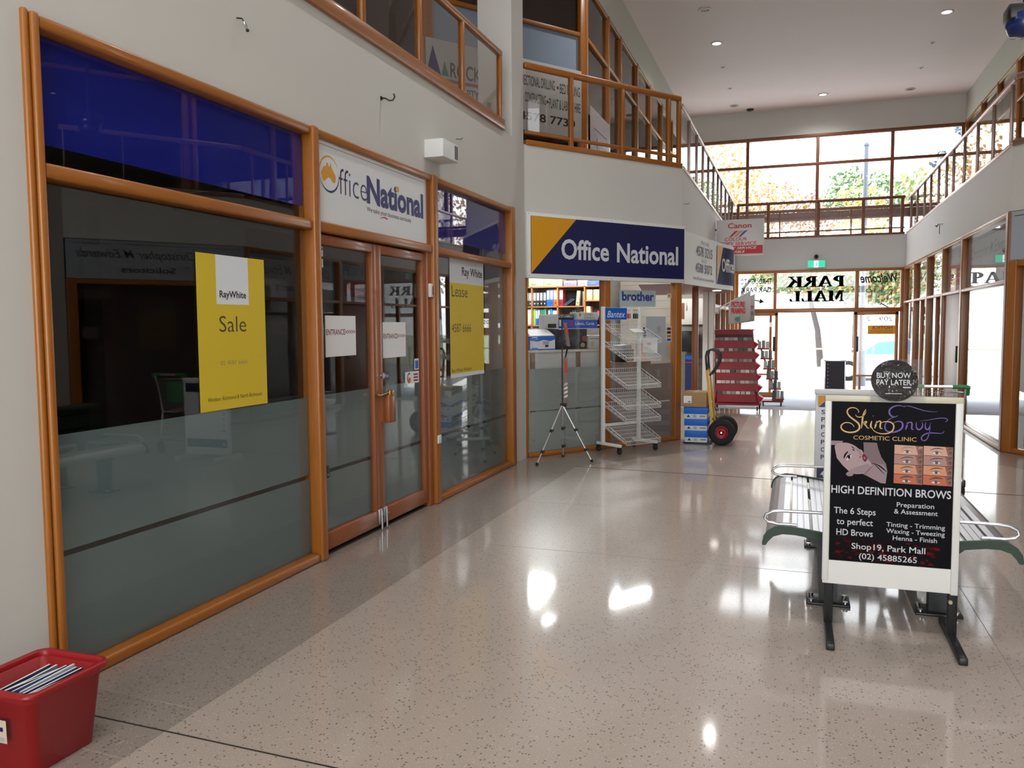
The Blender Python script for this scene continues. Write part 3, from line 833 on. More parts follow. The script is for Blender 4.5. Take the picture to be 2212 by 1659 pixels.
# ================================================================ SIGNS ON THE UPPER OFFICES
SG = mat('office_sign_white', '#c9c5c0', 0.5)
b = MB(); U2 = Frame(UF.pt(0, 0, 0.03), FD, (0, 0, 1)); T_ = 0.013
SG2 = mat('office_sign_grey', '#b4b2af', 0.45)
b.box(-0.06, 2.40, 4.045, 4.95, 0, 0.012, SG2, U2, 0.002)
b.flat([(-0.02, 4.53), (0.185, 4.53), (0.07, 4.87)], mat('dark_blue_triangle', '#2c2f63', 0.5), U2, T_)
b.flat([(0.188, 4.53), (0.29, 4.53), (0.232, 4.715)], mat('green_triangle', '#3a7a55', 0.5), U2, T_)
b.text('ROCKFI', U2, 0.315, 0.86, 4.53, 0.17, INK, T_, 0.012)
b.rect(0.2, 0.9, 4.46, 4.50, mat('brown_rule', '#8c4f3f', 0.5), U2, T_)
b.text('PTY LI', U2, 0.55, 0.83, 4.315, 0.10, INK, T_, 0.008)
b.text('DIRECTIONAL DRILLING', U2, 1.345, 1.935, 4.62, 0.125, INK, T_, 0.004); b.disc(1.985, 4.665, 0.018, 0.02, MAROON, U2, T_); b.text('BED BORING', U2, 2.02, 2.37, 4.60, 0.125, INK, T_, 0.004)
b.text('CONTRACTING', U2, 1.44, 1.785, 4.41, 0.12, INK, T_, 0.004); b.disc(1.812, 4.455, 0.018, 0.02, MAROON, U2, T_); b.text('PLANT & LABOUR HIRE', U2, 1.84, 2.38, 4.385, 0.125, INK, T_, 0.004)
b.text('4578 7730', U2, 1.345, 2.285, 4.18, 0.1, INK, T_, 0.018)
solo(b, 'office_sign', 'long grey contractor sign with two triangles behind the angled upper balcony', 'sign')
b = MB(); U3 = Frame((-2.8 + 0.03, 0, 0), (0, 1, 0), (0, 0, 1))
b.box(11.38, 12.6, 3.58, 4.55, 0, 0.01, mat('lilac_sign', '#a79ea2', 0.5), U3, 0.002)
for (a, c, d, e) in ((11.6, 12.4, 4.28, 4.285), (11.6, 12.4, 3.82, 3.825)): b.rect(a, c, d, e + .012, INK, U3, 0.011)
for (a, c, d, e) in ((11.6, 11.612, 3.82, 4.29), (12.388, 12.4, 3.82, 4.29)): b.rect(a, c, d, e, INK, U3, 0.011)
b.flat([(11.68, 4.02), (11.86, 4.02), (11.77, 4.22)], INK, U3, 0.011); b.text('ROCKFI', U3, 11.9, 12.34, 4.02, 0.1, GREY, 0.011); b.text('PTY LI', U3, 11.75, 12.25, 3.88, 0.08, GREY, 0.011)
solo(b, 'office_sign', 'small framed triangle-logo sign on the glazing beside the far walkway', 'sign')

# ================================================================ LEFT WALL FITTINGS AND SIGNS
# white sign over the shop doors
b = MB()
b.box(4.548, 6.248, 2.174, 2.689, -0.03, 0.004, mat('sign_white', '#dfe3e4', 0.4), LEFT)
b.rect(4.55, 6.23, 2.661, 2.665, GREY, LEFT, 0.0045)
n_ = 0.0048
def arc(cu, cv, ru, rv, a0, a1, k=24): return [(cu + ru * cos(radians(a0 + (a1 - a0) * i / k)), cv + rv * sin(radians(a0 + (a1 - a0) * i / k))) for i in range(k + 1)]
cu, cv, ru, rv = 4.715, 2.487, 0.118, 0.112
b.ribbon(arc(cu, cv, ru, rv, 30, 200), [0.002 + 0.011 * sin(pi * i / 24) for i in range(25)], GOLD, LEFT, n_)
b.ribbon(arc(cu, cv, ru, rv, 200, 370), [0.002 + 0.012 * sin(pi * i / 24) for i in range(25)], NAVY, LEFT, n_)
aus = [(4.617, 2.485), (4.640, 2.516), (4.655, 2.53), (4.675, 2.53), (4.682, 2.553), (4.694, 2.557), (4.703, 2.548), (4.712, 2.534), (4.724, 2.536), (4.732, 2.566), (4.742, 2.535), (4.765, 2.51), (4.79, 2.488), (4.793, 2.462),
       (4.783, 2.44), (4.757, 2.437), (4.742, 2.447), (4.725, 2.463), (4.70, 2.463), (4.675, 2.448), (4.652, 2.432), (4.632, 2.442), (4.626, 2.463)]
b.flat(aus, GOLD, LEFT, n_)
b.text('ffice', LEFT, 4.832, 5.205, 2.378, 0.172, NAVY, n_, -0.012)
b.text('National', LEFT, 5.205, 6.128, 2.378, 0.175, NAVYL, n_ + 0.0006, 0.036)
b.rect(5.648, 5.70, 2.518, 2.556, GOLD, LEFT, n_ + 0.0012); b.disc(5.198, 2.383, 0.009, 0.007, GOLD, LEFT, n_ + .0012)
b.text('We take your business seriously', LEFT, 5.20, 5.906, 2.313, 0.032, INK, n_)
b.ribbon([(5.389, 2.283), (5.43, 2.296), (5.47, 2.299), (5.51, 2.292)], [0.002, 0.006, 0.009, 0.012], RED, LEFT, n_)
solo(b, 'shop_sign', 'white shop sign with amber map in a ring, above the double doors', 'sign', base=(-2.89, 5.4, 2.174))

GN = -0.0335
def gsheet(u0, u1, v0, v1, m, F=LEFT, t=0.0015, n=GN):
    return MB().box(u0, u1, v0, v1, n, n + t, m, F)
pn = GN + 0.002
b = gsheet(3.473, 4.043, 1.06, 1.888, YEL)
b.rect(3.623, 3.895, 1.626, 1.8875, mat('poster_white', '#dfe6ea', 0.5), LEFT, pn)
b.text('RayWhite', LEFT, 3.648, 3.872, 1.663, 0.035, INK, pn + .0006, 0.02)
t0 = mat('sale_ink', '#46401c', 0.5)
b.text('Sale', LEFT, 3.64, 3.866, 1.478, 0.085, t0, pn, -0.005)
b.text('02 4587 6666', LEFT, 3.642, 3.868, 1.30, 0.022, GREY, pn, -0.008)
b.text('Windsor, Richmond & North Richmond', LEFT, 3.532, 3.991, 1.11, 0.022, t0, pn, 0, 0.2)
solo(b, 'sale_poster', 'tall yellow poster reading Sale in the large shop window', 'poster', base=(-2.91, 3.76, 1.06))
b = MB().box(6.735, 7.565, 1.034, 2.106, GN, GN + .0015, mat('poster_white', '#dfe6ea', 0.5), LEFT)
b.rect(6.735, 7.565, 1.07, 1.89, YEL, LEFT, pn)
b.text('Ray White', LEFT, 7.02, 7.53, 1.965, 0.075, INK, pn, 0.02); b.text('Lease', LEFT, 6.775, 7.15, 1.765, 0.10, t0, pn + .0004)
b.text('4587 6666', LEFT, 6.77, 7.23, 1.445, 0.075, t0, pn + .0004); b.text('Ray White Windsor', LEFT, 6.76, 7.24, 1.085, 0.03, t0, pn + .0004, 0.01)
solo(b, 'lease_poster', 'white-topped yellow lease poster in the narrow shop window', 'poster', base=(-2.91, 7.15, 1.034))
for (u0, u1, v0, v1, st, e, lab) in ((4.682, 5.075, 1.303, 1.575, 'ENTRANCE>>>>>', 5.06, 'white entrance notice with red arrows on the left door leaf'),
                                     (5.47, 5.85, 1.265, 1.533, 'ENTRANCE>>>>>', 5.85, 'white entrance notice on the right door leaf')):
    b = gsheet(u0, u1, v0, v1, PAPER)
    b.text(st, LEFT, u0 + 0.01, u1 - 0.01, v0 + 0.145, 0.036, MAROON, pn, 0.012)
    solo(b, 'notice_sheet', lab, 'notice', base=(-2.912, (u0 + u1) / 2, v0))
b = gsheet(4.62, 4.675, 1.957, 2.02, PAPER); b.rect(4.625, 4.67, 1.995, 2.01, NAVY, LEFT, pn); b.rect(4.63, 4.66, 1.975, 1.985, NAVY, LEFT, pn)
solo(b, 'door_sticker', 'small white and navy sticker in the upper corner of the left door', 'sticker', base=(-2.912, 4.64, 1.957))
b = gsheet(4.62, 4.675, 1.886, 1.94, PAPER); b.disc(4.645, 1.913, 0.02, 0.022, YEL, LEFT, pn)
solo(b, 'door_sticker', 'small white sticker with yellow dot on the left door', 'sticker', base=(-2.912, 4.64, 1.886))
b = gsheet(5.43, 5.56, 1.10, 1.165, NAVY); b.disc(5.46, 1.135, 0.026, 0.026, ORNG, LEFT, pn); b.text('Push', LEFT, 5.495, 5.55, 1.12, 0.025, PAPER, pn)
solo(b, 'door_sticker', 'navy push sticker with orange disc beside the door lock', 'sticker', base=(-2.912, 5.49, 1.1))
b = gsheet(5.83, 6.08, 1.045, 1.14, PAPER); b.ribbon(arc(5.90, 1.09, 0.03, 0.035, 60, 330), [0.012] * 25, INK, LEFT, pn); b.disc(5.905, 1.075, 0.024, 0.02, ORNG, LEFT, pn + .0004)
for k in range(3): b.rect(5.98, 6.06, 1.06 + k * 0.024, 1.072 + k * 0.024, MAROON, LEFT, pn)
solo(b, 'door_sticker', 'white sticker with orange and black swirl low on the right door', 'sticker', base=(-2.912, 5.95, 1.045))
b = gsheet(6.0, 6.08, 1.15, 1.24, PAPER); b.rect(6.01, 6.07, 1.16, 1.225, BLUE, LEFT, pn)
solo(b, 'door_sticker', 'small blue and white sticker above the swirl sticker', 'sticker', base=(-2.912, 6.04, 1.15))
b = MB().box(4.562, 4.615, 0.52, 0.6, -0.006, 0.02, BLACK, LEFT, 0.004); b.cyl(LEFT.pt(4.588, 0.545, 0.02), LEFT.pt(4.588, 0.545, 0.024), 0.006, STEEL, 10)
solo(b, 'door_catch', 'small black box catch on the left door leaf beside the mullion', 'door catch', base=(XL, 4.59, 0.52))
b = MB().box(6.255, 6.325, 0.515, 0.585, 0.045, 0.055, WHM, LEFT, 0.003)
solo(b, 'blank_plate', 'small square white plate on the timber mullion right of the doors', 'wall plate', base=(XL + .045, 6.29, 0.515))
b = MB().box(6.185, 6.235, 1.74, 1.85, 0.012, 0.035, WHM, LEFT, 0.004); b.box(6.215, 6.228, 1.76, 1.83, 0.035, 0.037, GREY, LEFT)
solo(b, 'door_sensor', 'white alarm contact on the top right of the door frame', 'sensor', base=(XL + .012, 6.21, 1.74))

# vented white box, hooks and nails on the plaster
v = thing('vent_box', 'white boxed wall vent above the shop sign', 'vent', (XL, 6.3, 2.86))
MB().box(6.17, 6.48, 2.865, 3.01, 0.0, 0.17, WHM, LEFT, 0.006).build('housing', v)
b = MB()
SIDE = Frame((0, 6.48, 0), (-1, 0, 0), (0, 0, 1))   # the louvred end faces up the mall (+Y)
b.box(2.73, 2.79, 2.885, 2.99, -0.001, 0.002, BLACK, SIDE); b.box(2.81, 2.86, 2.885, 2.99, -0.001, 0.002, BLACK, SIDE)
FR = Frame((XL + 0.171, 0, 0), (0, 1, 0), (0, 0, 1))
b.box(6.41, 6.432, 2.885, 2.995, -0.001, 0.001, BLACK, FR); b.box(6.444, 6.466, 2.885, 2.995, -0.001, 0.001, BLACK, FR)
b.build('louvre', v)
def hook(y, z, label, small=False, F=LEFT):
    b = MB()
    if small:
        b.cyl(F.pt(y, z, 0), F.pt(y + 0.01, z - 0.005, 0.05), 0.003, BLKM, 6); b.tube([F.pt(y + .01, z - .005, .05), F.pt(y + .02, z + .01, .055)], 0.003, BLKM, 6)
    else:
        b.cyl(F.pt(y, z, 0), F.pt(y, z, 0.008), 0.014, BLKM, 12)
        b.tube([F.pt(y, z, 0.0), F.pt(y, z - 0.004, 0.035), F.pt(y + 0.01, z - 0.02, 0.06), F.pt(y + 0.02, z - 0.018, 0.085), F.pt(y + 0.025, z + 0.005, 0.098), F.pt(y + 0.022, z + 0.028, 0.092)], 0.006, BLKM, 8)
    solo(b, 'wall_hook', label, 'hook', base=tuple(F.pt(y, z, 0)))
hook(5.45, 3.155, 'dark curled hook on the plaster left of the vent box')
hook(6.84, 3.154, 'tiny bent nail on the plaster right of the vent box', True)
b = MB(); b.cyl(LEFT.pt(3.82, 3.165, 0), LEFT.pt(3.825, 3.16, 0.03), 0.004, BLKM, 8); b.tube([LEFT.pt(3.825, 3.16, .03), LEFT.pt(3.835, 3.15, .033)], 0.003, BLKM, 6)
b.lathe([(0.0, 0.0), (0.007, 0.003), (0.009, 0.02), (0.007, 0.04), (0.0, 0.044)], LEFT.pt(3.86, 3.115, 0.035), CHROME, 10, (0, -0.6, 0.8)); b.lathe([(0.0, -0.004), (0.009, 0.0), (0.009, 0.012), (0, 0.014)], LEFT.pt(3.868, 3.105, 0.035), BLACK, 10, (0, -0.6, 0.8))
solo(b, 'wall_hook', 'dangling metal hook with black tip high on the nearest plaster', 'hook', base=tuple(LEFT.pt(3.84, 3.1, 0)))
hook(11.05, 3.08, 'small dark hook on the white bulkhead behind the angled corner', True, LFAR)
b = MB(); b.cyl(RFAR.pt(-15.48, 3.15, 0), RFAR.pt(-15.48, 3.15, 0.07), 0.012, WHM, 10); b.tube([RFAR.pt(-15.48, 3.15, .07), RFAR.pt(-15.44, 3.1, .1), RFAR.pt(-15.42, 3.12, .12)], 0.008, BLKM, 8); b.cyl(RFAR.pt(-15.48, 3.14, .05), RFAR.pt(-15.48, 2.98, .05), 0.006, BLKM, 6)
solo(b, 'wall_hook', 'white swivel hook with hanging rod on the right bulkhead', 'hook', base=tuple(RFAR.pt(-15.48, 3.0, 0)))

# ================================================================ ANGLED SHOP SIGN, CANON, EXIT, RIGHT-HAND SIGNS
b = MB()
b.box(0.0, 2.515, 2.032, 2.76, 0.004, 0.05, WHITE, FACET, 0.004)
b.box(0.045, 2.5, 2.08, 2.72, 0.05, 0.052, NAVY, FACET)
b.flat([(0.05, 2.083), (0.05, 2.718), (0.70, 2.718)], GOLD, FACET, 0.0527)
b.text('Office', FACET, 0.478, 1.207, 2.265, 0.215, mat('sign_letters', '#d5d7e0', 0.4), 0.0535, 0.022)
b.text('National', FACET, 1.335, 2.388, 2.26, 0.22, mat('sign_letters', '#d5d7e0', 0.4), 0.0535, 0.022)
for (a, c) in ((0.02, 2.74), (0.02, 2.055), (1.25, 2.74), (1.25, 2.05), (2.5, 2.73), (2.5, 2.05)): b.disc(a, c, 0.006, 0.006, GREY, FACET, 0.0505, k=10)
solo(b, 'shop_sign', 'wide navy and amber shop sign in a white frame on the angled bulkhead', 'sign', base=tuple(FACET.pt(1.25, 2.03, 0.03)))

CF = Frame((0, 15.4, 0), (1, 0, 0), (0, 0, 1))
cs = thing('projecting_sign', 'white projecting copy-service sign with red lettering above the card rack', 'sign', (-1.0, 15.4, 2.74))
b = MB(); b.box(-1.40, -0.575, 2.735, 3.365, -0.05, 0.05, mat('canon_white', '#ccc9c7', 0.35), CF, 0.006)
b.rect(-1.38, -0.595, 2.755, 2.9, RED, CF, 0.051)
b.text('Canon', CF, -1.20, -0.79, 3.215, 0.085, RED, 0.0515, 0.025)
for (x, c) in ((-1.18, '#a82a20'), (-1.1, '#d98a26'), (-1.02, '#2c4f9a')):
    b.flat([(x, 3.05), (x + 0.05, 3.05 + .01), (x + 0.17, 3.17), (x + 0.1, 3.16)], mat('stripe' + c, c, 0.5), CF, 0.0515)
b.text('COLOUR', CF, -1.25, -0.86, 2.99, 0.055, RED, 0.0515, 0.016); b.text('COPY SERVICE', CF, -1.36, -0.70, 2.912, 0.055, RED, 0.0515, 0.016)
b.text('COPY SERVICE', CF, -1.3, -0.70, 2.84, 0.04, WHITE, 0.052, 0.01, 0.2); b.text('AVAILABLE', CF, -1.3, -0.9, 2.775, 0.04, WHITE, 0.052, 0.01, 0.2)
b.build('sign_box', cs)
MB().cyl((-1.42, 15.4, 3.2), (-1.39, 15.4, 3.2), 0.02, BLKM, 10).cyl((-1.42, 15.4, 2.9), (-1.39, 15.4, 2.9), 0.02, BLKM, 10).build('bracket', cs)

ex = thing('exit_sign', 'green and white illuminated exit sign over the mall entrance', 'exit sign', (0.4, 20.45, 2.8))
MB().box(0.21, 0.60, 2.795, 2.96, 0.03, 0.09, WHM, END, 0.005).build('housing', ex)
b = MB(); EG = mat('exit_green', '#19c096', 0.4, emit=0.9); EW = mat('exit_white', '#f2fbff', 0.4, emit=1.1)
b.rect(0.22, 0.59, 2.80, 2.955, EG, END, 0.0905); b.rect(0.35, 0.45, 2.80, 2.955, EW, END, 0.0912)
b.disc(0.41, 2.93, 0.012, 0.012, EG, END, 0.0916, k=12); b.flat([(0.385, 2.82), (0.40, 2.82), (0.41, 2.86), (0.425, 2.83), (0.44, 2.82), (0.42, 2.88), (0.415, 2.915), (0.395, 2.915), (0.395, 2.875)], EG, END, 0.0916)
b.build('lit_face', ex)
b = MB(); b.lathe([(0.0, 0.0), (0.045, 0.0), (0.05, 0.03), (0.035, 0.06), (0, 0.07)], END.pt(0.40, 3.05, 0), BLKM, 16, (0, -1, 0))
solo(b, 'security_camera', 'small black dome camera above the green exit sign', 'camera', base=(0.4, 20.48, 3.0))
b = MB(); b.lathe([(0.0, -0.16), (0.09, -0.15), (0.12, -0.08), (0.12, 0.0), (0, 0.0)], (1.56, 7.2, 3.78), mat('dome_blue', '#1c2d63', 0.2), 20); b.box(1.44, 1.70, 7.1, 7.3, 3.73, 3.85, BLKM, ID, 0.02); b.cyl((1.57, 7.2, 3.85), (1.57, 7.2, 6.84), 0.02, BLKM, 10)
solo(b, 'security_camera', 'black camera with blue lens hanging on a rod at the right edge', 'camera', base=(1.57, 7.2, 6.84))
b = MB(); b.box(1.53, 2.10, 1.25, 1.45, 0.071, 0.073, mat('notice_orange', '#f0a412', 0.5), END)
b.text('NOTICE', END, 1.62, 2.05, 1.37, 0.06, MAROON, 0.0735, 0.02, flip=True)
for k in range(3): b.rect(1.56, 2.06, 1.27 + 0.03 * k, 1.28 + 0.03 * k, mat('notice_rule', '#9a5c10', 0.5), END, 0.0735)
solo(b, 'notice_sticker', 'orange notice sticker on the right sliding glass door', 'notice', base=(1.8, 20.43, 1.25))

def transom_sign(F, u0, u1, v0, v1, label, l1, l2, red=False):
    n0 = 0.0 if F is RFACET else -0.07
    b = MB(); b.box(u0, u1, v0, v1, n0, n0 + 0.02, SIGNP, F)
    w = u1 - u0; h = v1 - v0; n = n0 + 0.0205; tx = 0.30 if F is RFACET else 0.08
    b.rect(u0 + 0.03 * w, u1 - 0.03 * w, v1 - 0.1 * h, v1 - 0.085 * h, INK, F, n)
    if red:
        b.text(l1, F, u0 + 0.1 * w, u1 - 0.1 * w, v0 + 0.72 * h, 0.14 * h, INK, n); b.box(u0 + 0.12 * w, u1 - 0.12 * w, v0 + 0.12 * h, v0 + 0.58 * h, n, n + .002, RED, F)
        [b.rect(u0 + 0.2 * w, u1 - 0.2 * w, v0 + (0.24 + 0.14 * q_) * h, v0 + (0.29 + 0.14 * q_) * h, mat('pale_red_print', '#d9838a', 0.5), F, n + .003) for q_ in range(2)]
    else:
        b.text(l1, F, u0 + tx * w, u1 - 0.05 * w, v0 + 0.55 * h, 0.22 * h, INK, n, 0.005, 0.4)
        b.text(l2, F, u0 + 0.42 * w, u0 + 0.72 * w, v0 + 0.18 * h, 0.15 * h, INK, n, 0.02)
    solo(b, 'transom_sign', label, 'sign')
transom_sign(RFAR, -13.52, -10.92, 1.99, 2.70, 'grey accountants sign panel in the transom of the nearest right-hand window', 'Christopher M Edwards', 'Accountants')
transom_sign(RFAR, -15.19, -13.64, 1.99, 2.70, 'grey transom panel with phone number and red box above the brown door', '4577 3273', '', True)
transom_sign(RFACET, 0.0, 2.49, 2.205, 2.75, 'grey solicitors sign panel above the angled right-hand window', 'Christopher M Edwards', 'Solicitors')

# ================================================================ CEILING FITTINGS
def downlight(x, y, lit, label, group=None):
    t = thing('downlight', label, 'ceiling light', (x, y, 6.84), 0, group)
    MB().lathe([(0.075, 0.0), (0.105, 0.0), (0.11, -0.012), (0.08, -0.016), (0.075, 0.0)], (x, y, 6.8395), mat('downlight_rim', '#d8d2cd', 0.4), 24).build('rim', t)
    if lit:
        MB().lathe([(0.0, -0.012), (0.055, -0.014), (0.07, -0.004)], (x, y, 6.8395), mat('lamp_on', (1, 0.97, 0.92), emit=30), 20).build('lamp', t)
        l = bpy.data.lights.new('downlight_beam', 'SPOT'); l.energy = DL_W; l.spot_size = radians(150); l.spot_blend = 1.0; l.shadow_soft_size = 0.08; l.color = (1, 0.99, 0.97)
        lo = bpy.data.objects.new('downlight_beam', l); COL.objects.link(lo); lo.parent = t; lo.location = (0, 0, -0.05)
    else:
        MB().lathe([(0.0, -0.004), (0.06, -0.005), (0.075, -0.001)], (x, y, 6.8395), mat('lamp_off', '#6d6460', 0.3), 20).build('lamp', t)
DL_W = 150
lit = [(-1.53, 16.45), (0.49, 20.9), (2.35, 16.2)]
downlight(-1.53, 16.45, True, 'bright ceiling downlight above the left far walkway edge')
downlight(0.49, 20.9, True, 'bright ceiling downlight nearest the high end window')
downlight(2.35, 16.2, True, 'bright ceiling downlight above the right far walkway edge')
for (x, y, lab) in ((-1.57, 14.66, 'unlit ceiling downlight, nearest on the left'), (-1.54, 21.2, 'unlit ceiling downlight at the far left'), (2.37, 21.15, 'unlit ceiling downlight at the far right')):
    downlight(x, y, False, lab)
for (x, y, lab) in ((-1.54, 18.0, 'small round ceiling sensor on the left, nearer'), (-1.52, 19.65, 'small round ceiling sensor on the left, farther'), (2.37, 19.5, 'small round ceiling sensor on the right, farther'), (2.35, 17.86, 'small round ceiling sensor on the right, nearer')):
    b = MB(); b.lathe([(0.0, -0.014), (0.02, -0.014), (0.022, -0.006), (0.055, -0.004), (0.06, 0.0)], (x, y, 6.8395), mat('downlight_rim', '#d8d2cd', 0.4), 18); b.lathe([(0, -0.02), (0.015, -0.018), (0.018, -0.012)], (x, y, 6.8395), BLKM, 12)
    solo(b, 'ceiling_sensor', lab, 'sensor')
b = MB(); b.lathe([(0, -0.04), (0.07, -0.035), (0.09, -0.01), (0.09, 0)], (-1.19, 21.7, 6.8395), BLKM, 18); solo(b, 'ceiling_speaker', 'dark round ceiling fitting near the high end window', 'speaker')
# unseen downlights added along the same rows to light the near hall
for i, (x, y) in enumerate(((-1.53, 11.3), (2.35, 11.3), (-1.53, 6.2), (2.35, 6.2), (-1.53, 1.2), (2.35, 1.2), (-1.53, -3.8), (2.35, -3.8))):
    downlight(x, y, True, 'bright ceiling downlight added out of view to light the near part of the hall', 'added near hall downlights')
# fluorescent battens in the shop and the walkway offices
def batten(x, y, z, L_, W_, energy, label, horiz='y'):
    t = thing('fluorescent_light', label, 'ceiling light', (x, y, z))
    dx, dy = (W_ / 2, L_ / 2) if horiz == 'y' else (L_ / 2, W_ / 2)
    MB().box(x - dx, x + dx, y - dy, y + dy, z - 0.05, z - 0.002, WHM, ID, 0.005).build('tray', t)
    MB().box(x - dx + .03, x + dx - .03, y - dy + .03, y + dy - .03, z - 0.056, z - 0.05, mat('diffuser_on', (0.95, 1, 0.98), emit=7), ID).build('diffuser', t)
    l = bpy.data.lights.new('panel_light', 'AREA'); l.shape = 'RECTANGLE'; l.size = dx * 1.8; l.size_y = dy * 1.8; l.energy = energy; l.color = (0.95, 1, 0.98)
    o = bpy.data.objects.new('panel_light', l); COL.objects.link(o); o.parent = t; o.location = (0, 0, -0.075)
batten(-3.4, 11.6, 3.19, 1.2, 0.6, 75, 'fluorescent ceiling panel in the stationery shop, nearest the window')
batten(-4.3, 13.4, 3.19, 1.2, 0.6, 75, 'fluorescent ceiling panel in the stationery shop, over the shelves')
batten(-2.6, 13.6, 3.19, 1.2, 0.6, 75, 'fluorescent ceiling panel in the stationery shop, by the entrance')
b = MB(); b.lathe([(0.0, -0.006), (0.05, -0.006), (0.07, 0.0)], (-1.2, 13.35, 2.0309), mat('lamp_on_soft', (1, 0.95, 0.88), emit=12), 18)
solo(b, 'downlight', 'small lit downlight in the canopy soffit', 'ceiling light')

# ================================================================ RED CRATE WITH MAGAZINES
cr = thing('storage_crate', 'red plastic crate of magazines at the lower left of the hall floor', 'crate', (-2.515, 2.11, 0))
def rrect(x0, x1, y0, y1, r, k=5):
    o = []
    for cx, cy, a in ((x1 - r, y1 - r, 0), (x0 + r, y1 - r, 90), (x0 + r, y0 + r, 180), (x1 - r, y0 + r, 270)):
        o += [(cx + r * cos(radians(a + 90 * i / k)), cy + r * sin(radians(a + 90 * i / k))) for i in range(k + 1)]
    return o
b = MB()
def loft(mb, secs, m):
    k = len(secs[0][0]); vs = [(x, y, z) for poly, z in secs for x, y in poly]
    mb.add(vs, [[i * k + j, i * k + (j + 1) % k, (i + 1) * k + (j + 1) % k, (i + 1) * k + j] for i in range(len(secs) - 1) for j in range(k)], m, True)
q = (-2.665, -2.365, 1.955, 2.27)
def ins(d, r): return rrect(q[0] + d, q[1] - d, q[2] + d, q[3] - d, r)
loft(b, [(ins(0.034, 0.03), 0.0), (ins(0.03, 0.03), 0.004), (ins(0.004, 0.035), 0.255), (ins(0.0, 0.035), 0.258), (ins(-0.002, 0.035), 0.278)], REDP)
loft(b, [(ins(0.002, 0.033), 0.278), (ins(0.008, 0.03), 0.276), (ins(0.038, 0.026), 0.01)], REDP)
b.flat(ins(0.036, 0.028), REDP, ID, 0.008); b.flat(ins(0.034, 0.03)[::-1], REDP, ID, 0.0)
b.build('tub', cr)
b = MB()
loft(b, [(ins(-0.002, 0.036), 0.276), (ins(-0.018, 0.045), 0.28), (ins(-0.02, 0.046), 0.29), (ins(-0.014, 0.044), 0.299), (ins(-0.002, 0.036), 0.3), (ins(0.004, 0.032), 0.294), (ins(0.004, 0.032), 0.276)], REDP)
b.build('rim', cr)
FC = Frame((-2.665, 1.957, 0), (1, 0, 0), (0, -0.02, 1))
b = MB(); b.rect(0.04, 0.2, 0.12, 0.2, mat('crate_sticker', '#cdb9a6', 0.6), FC, 0.008); b.rect(0.04, 0.12, 0.12, 0.145, YEL, FC, 0.009); b.disc(0.1, 0.17, 0.02, 0.02, ORNG, FC, 0.009); b.rect(0.14, 0.19, 0.125, 0.14, GREYP, FC, 0.009)
b.rect(0.16, 0.185, 0.16, 0.175, NAVY, FC, 0.009)
b.build('product_sticker', cr)
b = MB(); b.rect(0.06, 0.16, 0.222, 0.25, BLACK, FC, 0.002); b.build('hand_hole', cr)
mg = []
cols = ['#e4e6ea', '#c9d0dc', '#1f2a5c', '#dfe3ea', '#2a3159', '#eef0f2', '#aab4c8', '#e4e6ea', '#232a52', '#d6dbe4', '#eceef2', '#3a4470', '#dfe3ea', '#b9c2d2', '#1e2750', '#e9ebef']
for i, c in enumerate(cols):
    x = -2.613 + i * 0.013
    h = 0.262 + random.uniform(-0.012, 0.024); tl = random.uniform(-0.008, 0.008); y0 = 1.998 + random.uniform(0, 0.008)
    b = MB()
    m = mat('magazine_%d' % (i % 8), c, 0.45)
    hx = 0.004
    b.add([(x - hx, y0, 0.03), (x + hx, y0, 0.03), (x + hx, y0 + 0.222, 0.03), (x - hx, y0 + 0.222, 0.03), (x - hx + 0.03, y0, h + tl), (x + hx + 0.03, y0, h + tl), (x + hx + 0.03, y0 + 0.222, h - tl), (x - hx + 0.03, y0 + 0.222, h - tl)],
          [(0, 3, 2, 1), (4, 5, 6, 7), (0, 1, 5, 4), (2, 3, 7, 6), (3, 0, 4, 7)], m)
    b.add([(x + hx, y0, 0.03), (x + hx, y0 + 0.222, 0.03), (x + hx + 0.03, y0 + 0.222, h - tl), (x + hx + 0.03, y0, h + tl)], [(0, 1, 2, 3)], mat('magazine_cover_%d' % (i % 4), ('#24305f', '#cfd6e2', '#3b4a86', '#8790a8')[i % 4], 0.35))
    b.add([(x - hx + .0305, y0 + .002, h + tl + .0004), (x + hx + .0295, y0 + .002, h + tl + .0004), (x + hx + .0295, y0 + .22, h - tl + .0004), (x - hx + .0305, y0 + .22, h - tl + .0004)], [(0, 1, 2, 3)], PAPER)
    solo(b, 'magazine', 'magazine standing upright in the red plastic crate', 'magazine', 'magazines in the red crate')

# ================================================================ SIGN STAND
YB = 4.25
st = thing('sign_stand', 'double-post black sign stand with white framed brow clinic poster', 'sign stand', (0.44, YB, 0))
SB = Frame((0, YB - 0.02, 0), (1, 0, 0), (0, 0, 1))
for nm, (x, ) in (('post', (0.17,)), ('post', (0.715,))):
    MB().box(x - 0.02, x + 0.02, YB - 0.005, YB + 0.03, 0.03, 1.1, BLKM, ID, 0.003).build('post', st)
    MB().box(x - 0.018, x + 0.018, YB - 0.30, YB + 0.26, 0.0, 0.032, BLKM, ID, 0.004).build('foot', st)
    if x > .5: MB().cyl((x - 0.012, YB - 0.004, 0.19), (x - 0.012, YB - 0.02, 0.19), 0.009, mat('bolt_cream', '#b5a58c', .4), 10).build('clamp_bolt', st)
bd = MB().box(0.138, 0.726, 0.235, 1.157, 0.0, 0.012, WHITE, SB, 0.002).build('board', st)
b = MB()
WFR = mat('frame_white', '#d9dad6', 0.35)
for (a, c, d, e) in ((0.135, 0.165, 0.25, 1.157), (0.697, 0.729, 0.23, 1.157), (0.135, 0.729, 1.127, 1.157)):
    b.box(a, c, d, e, 0.0, 0.0208 if d > 1 else 0.02, mat('frame_cream', '#c9c5ae', 0.35) if d > 1 else WFR, SB, 0.004)
b.build('frame', st)
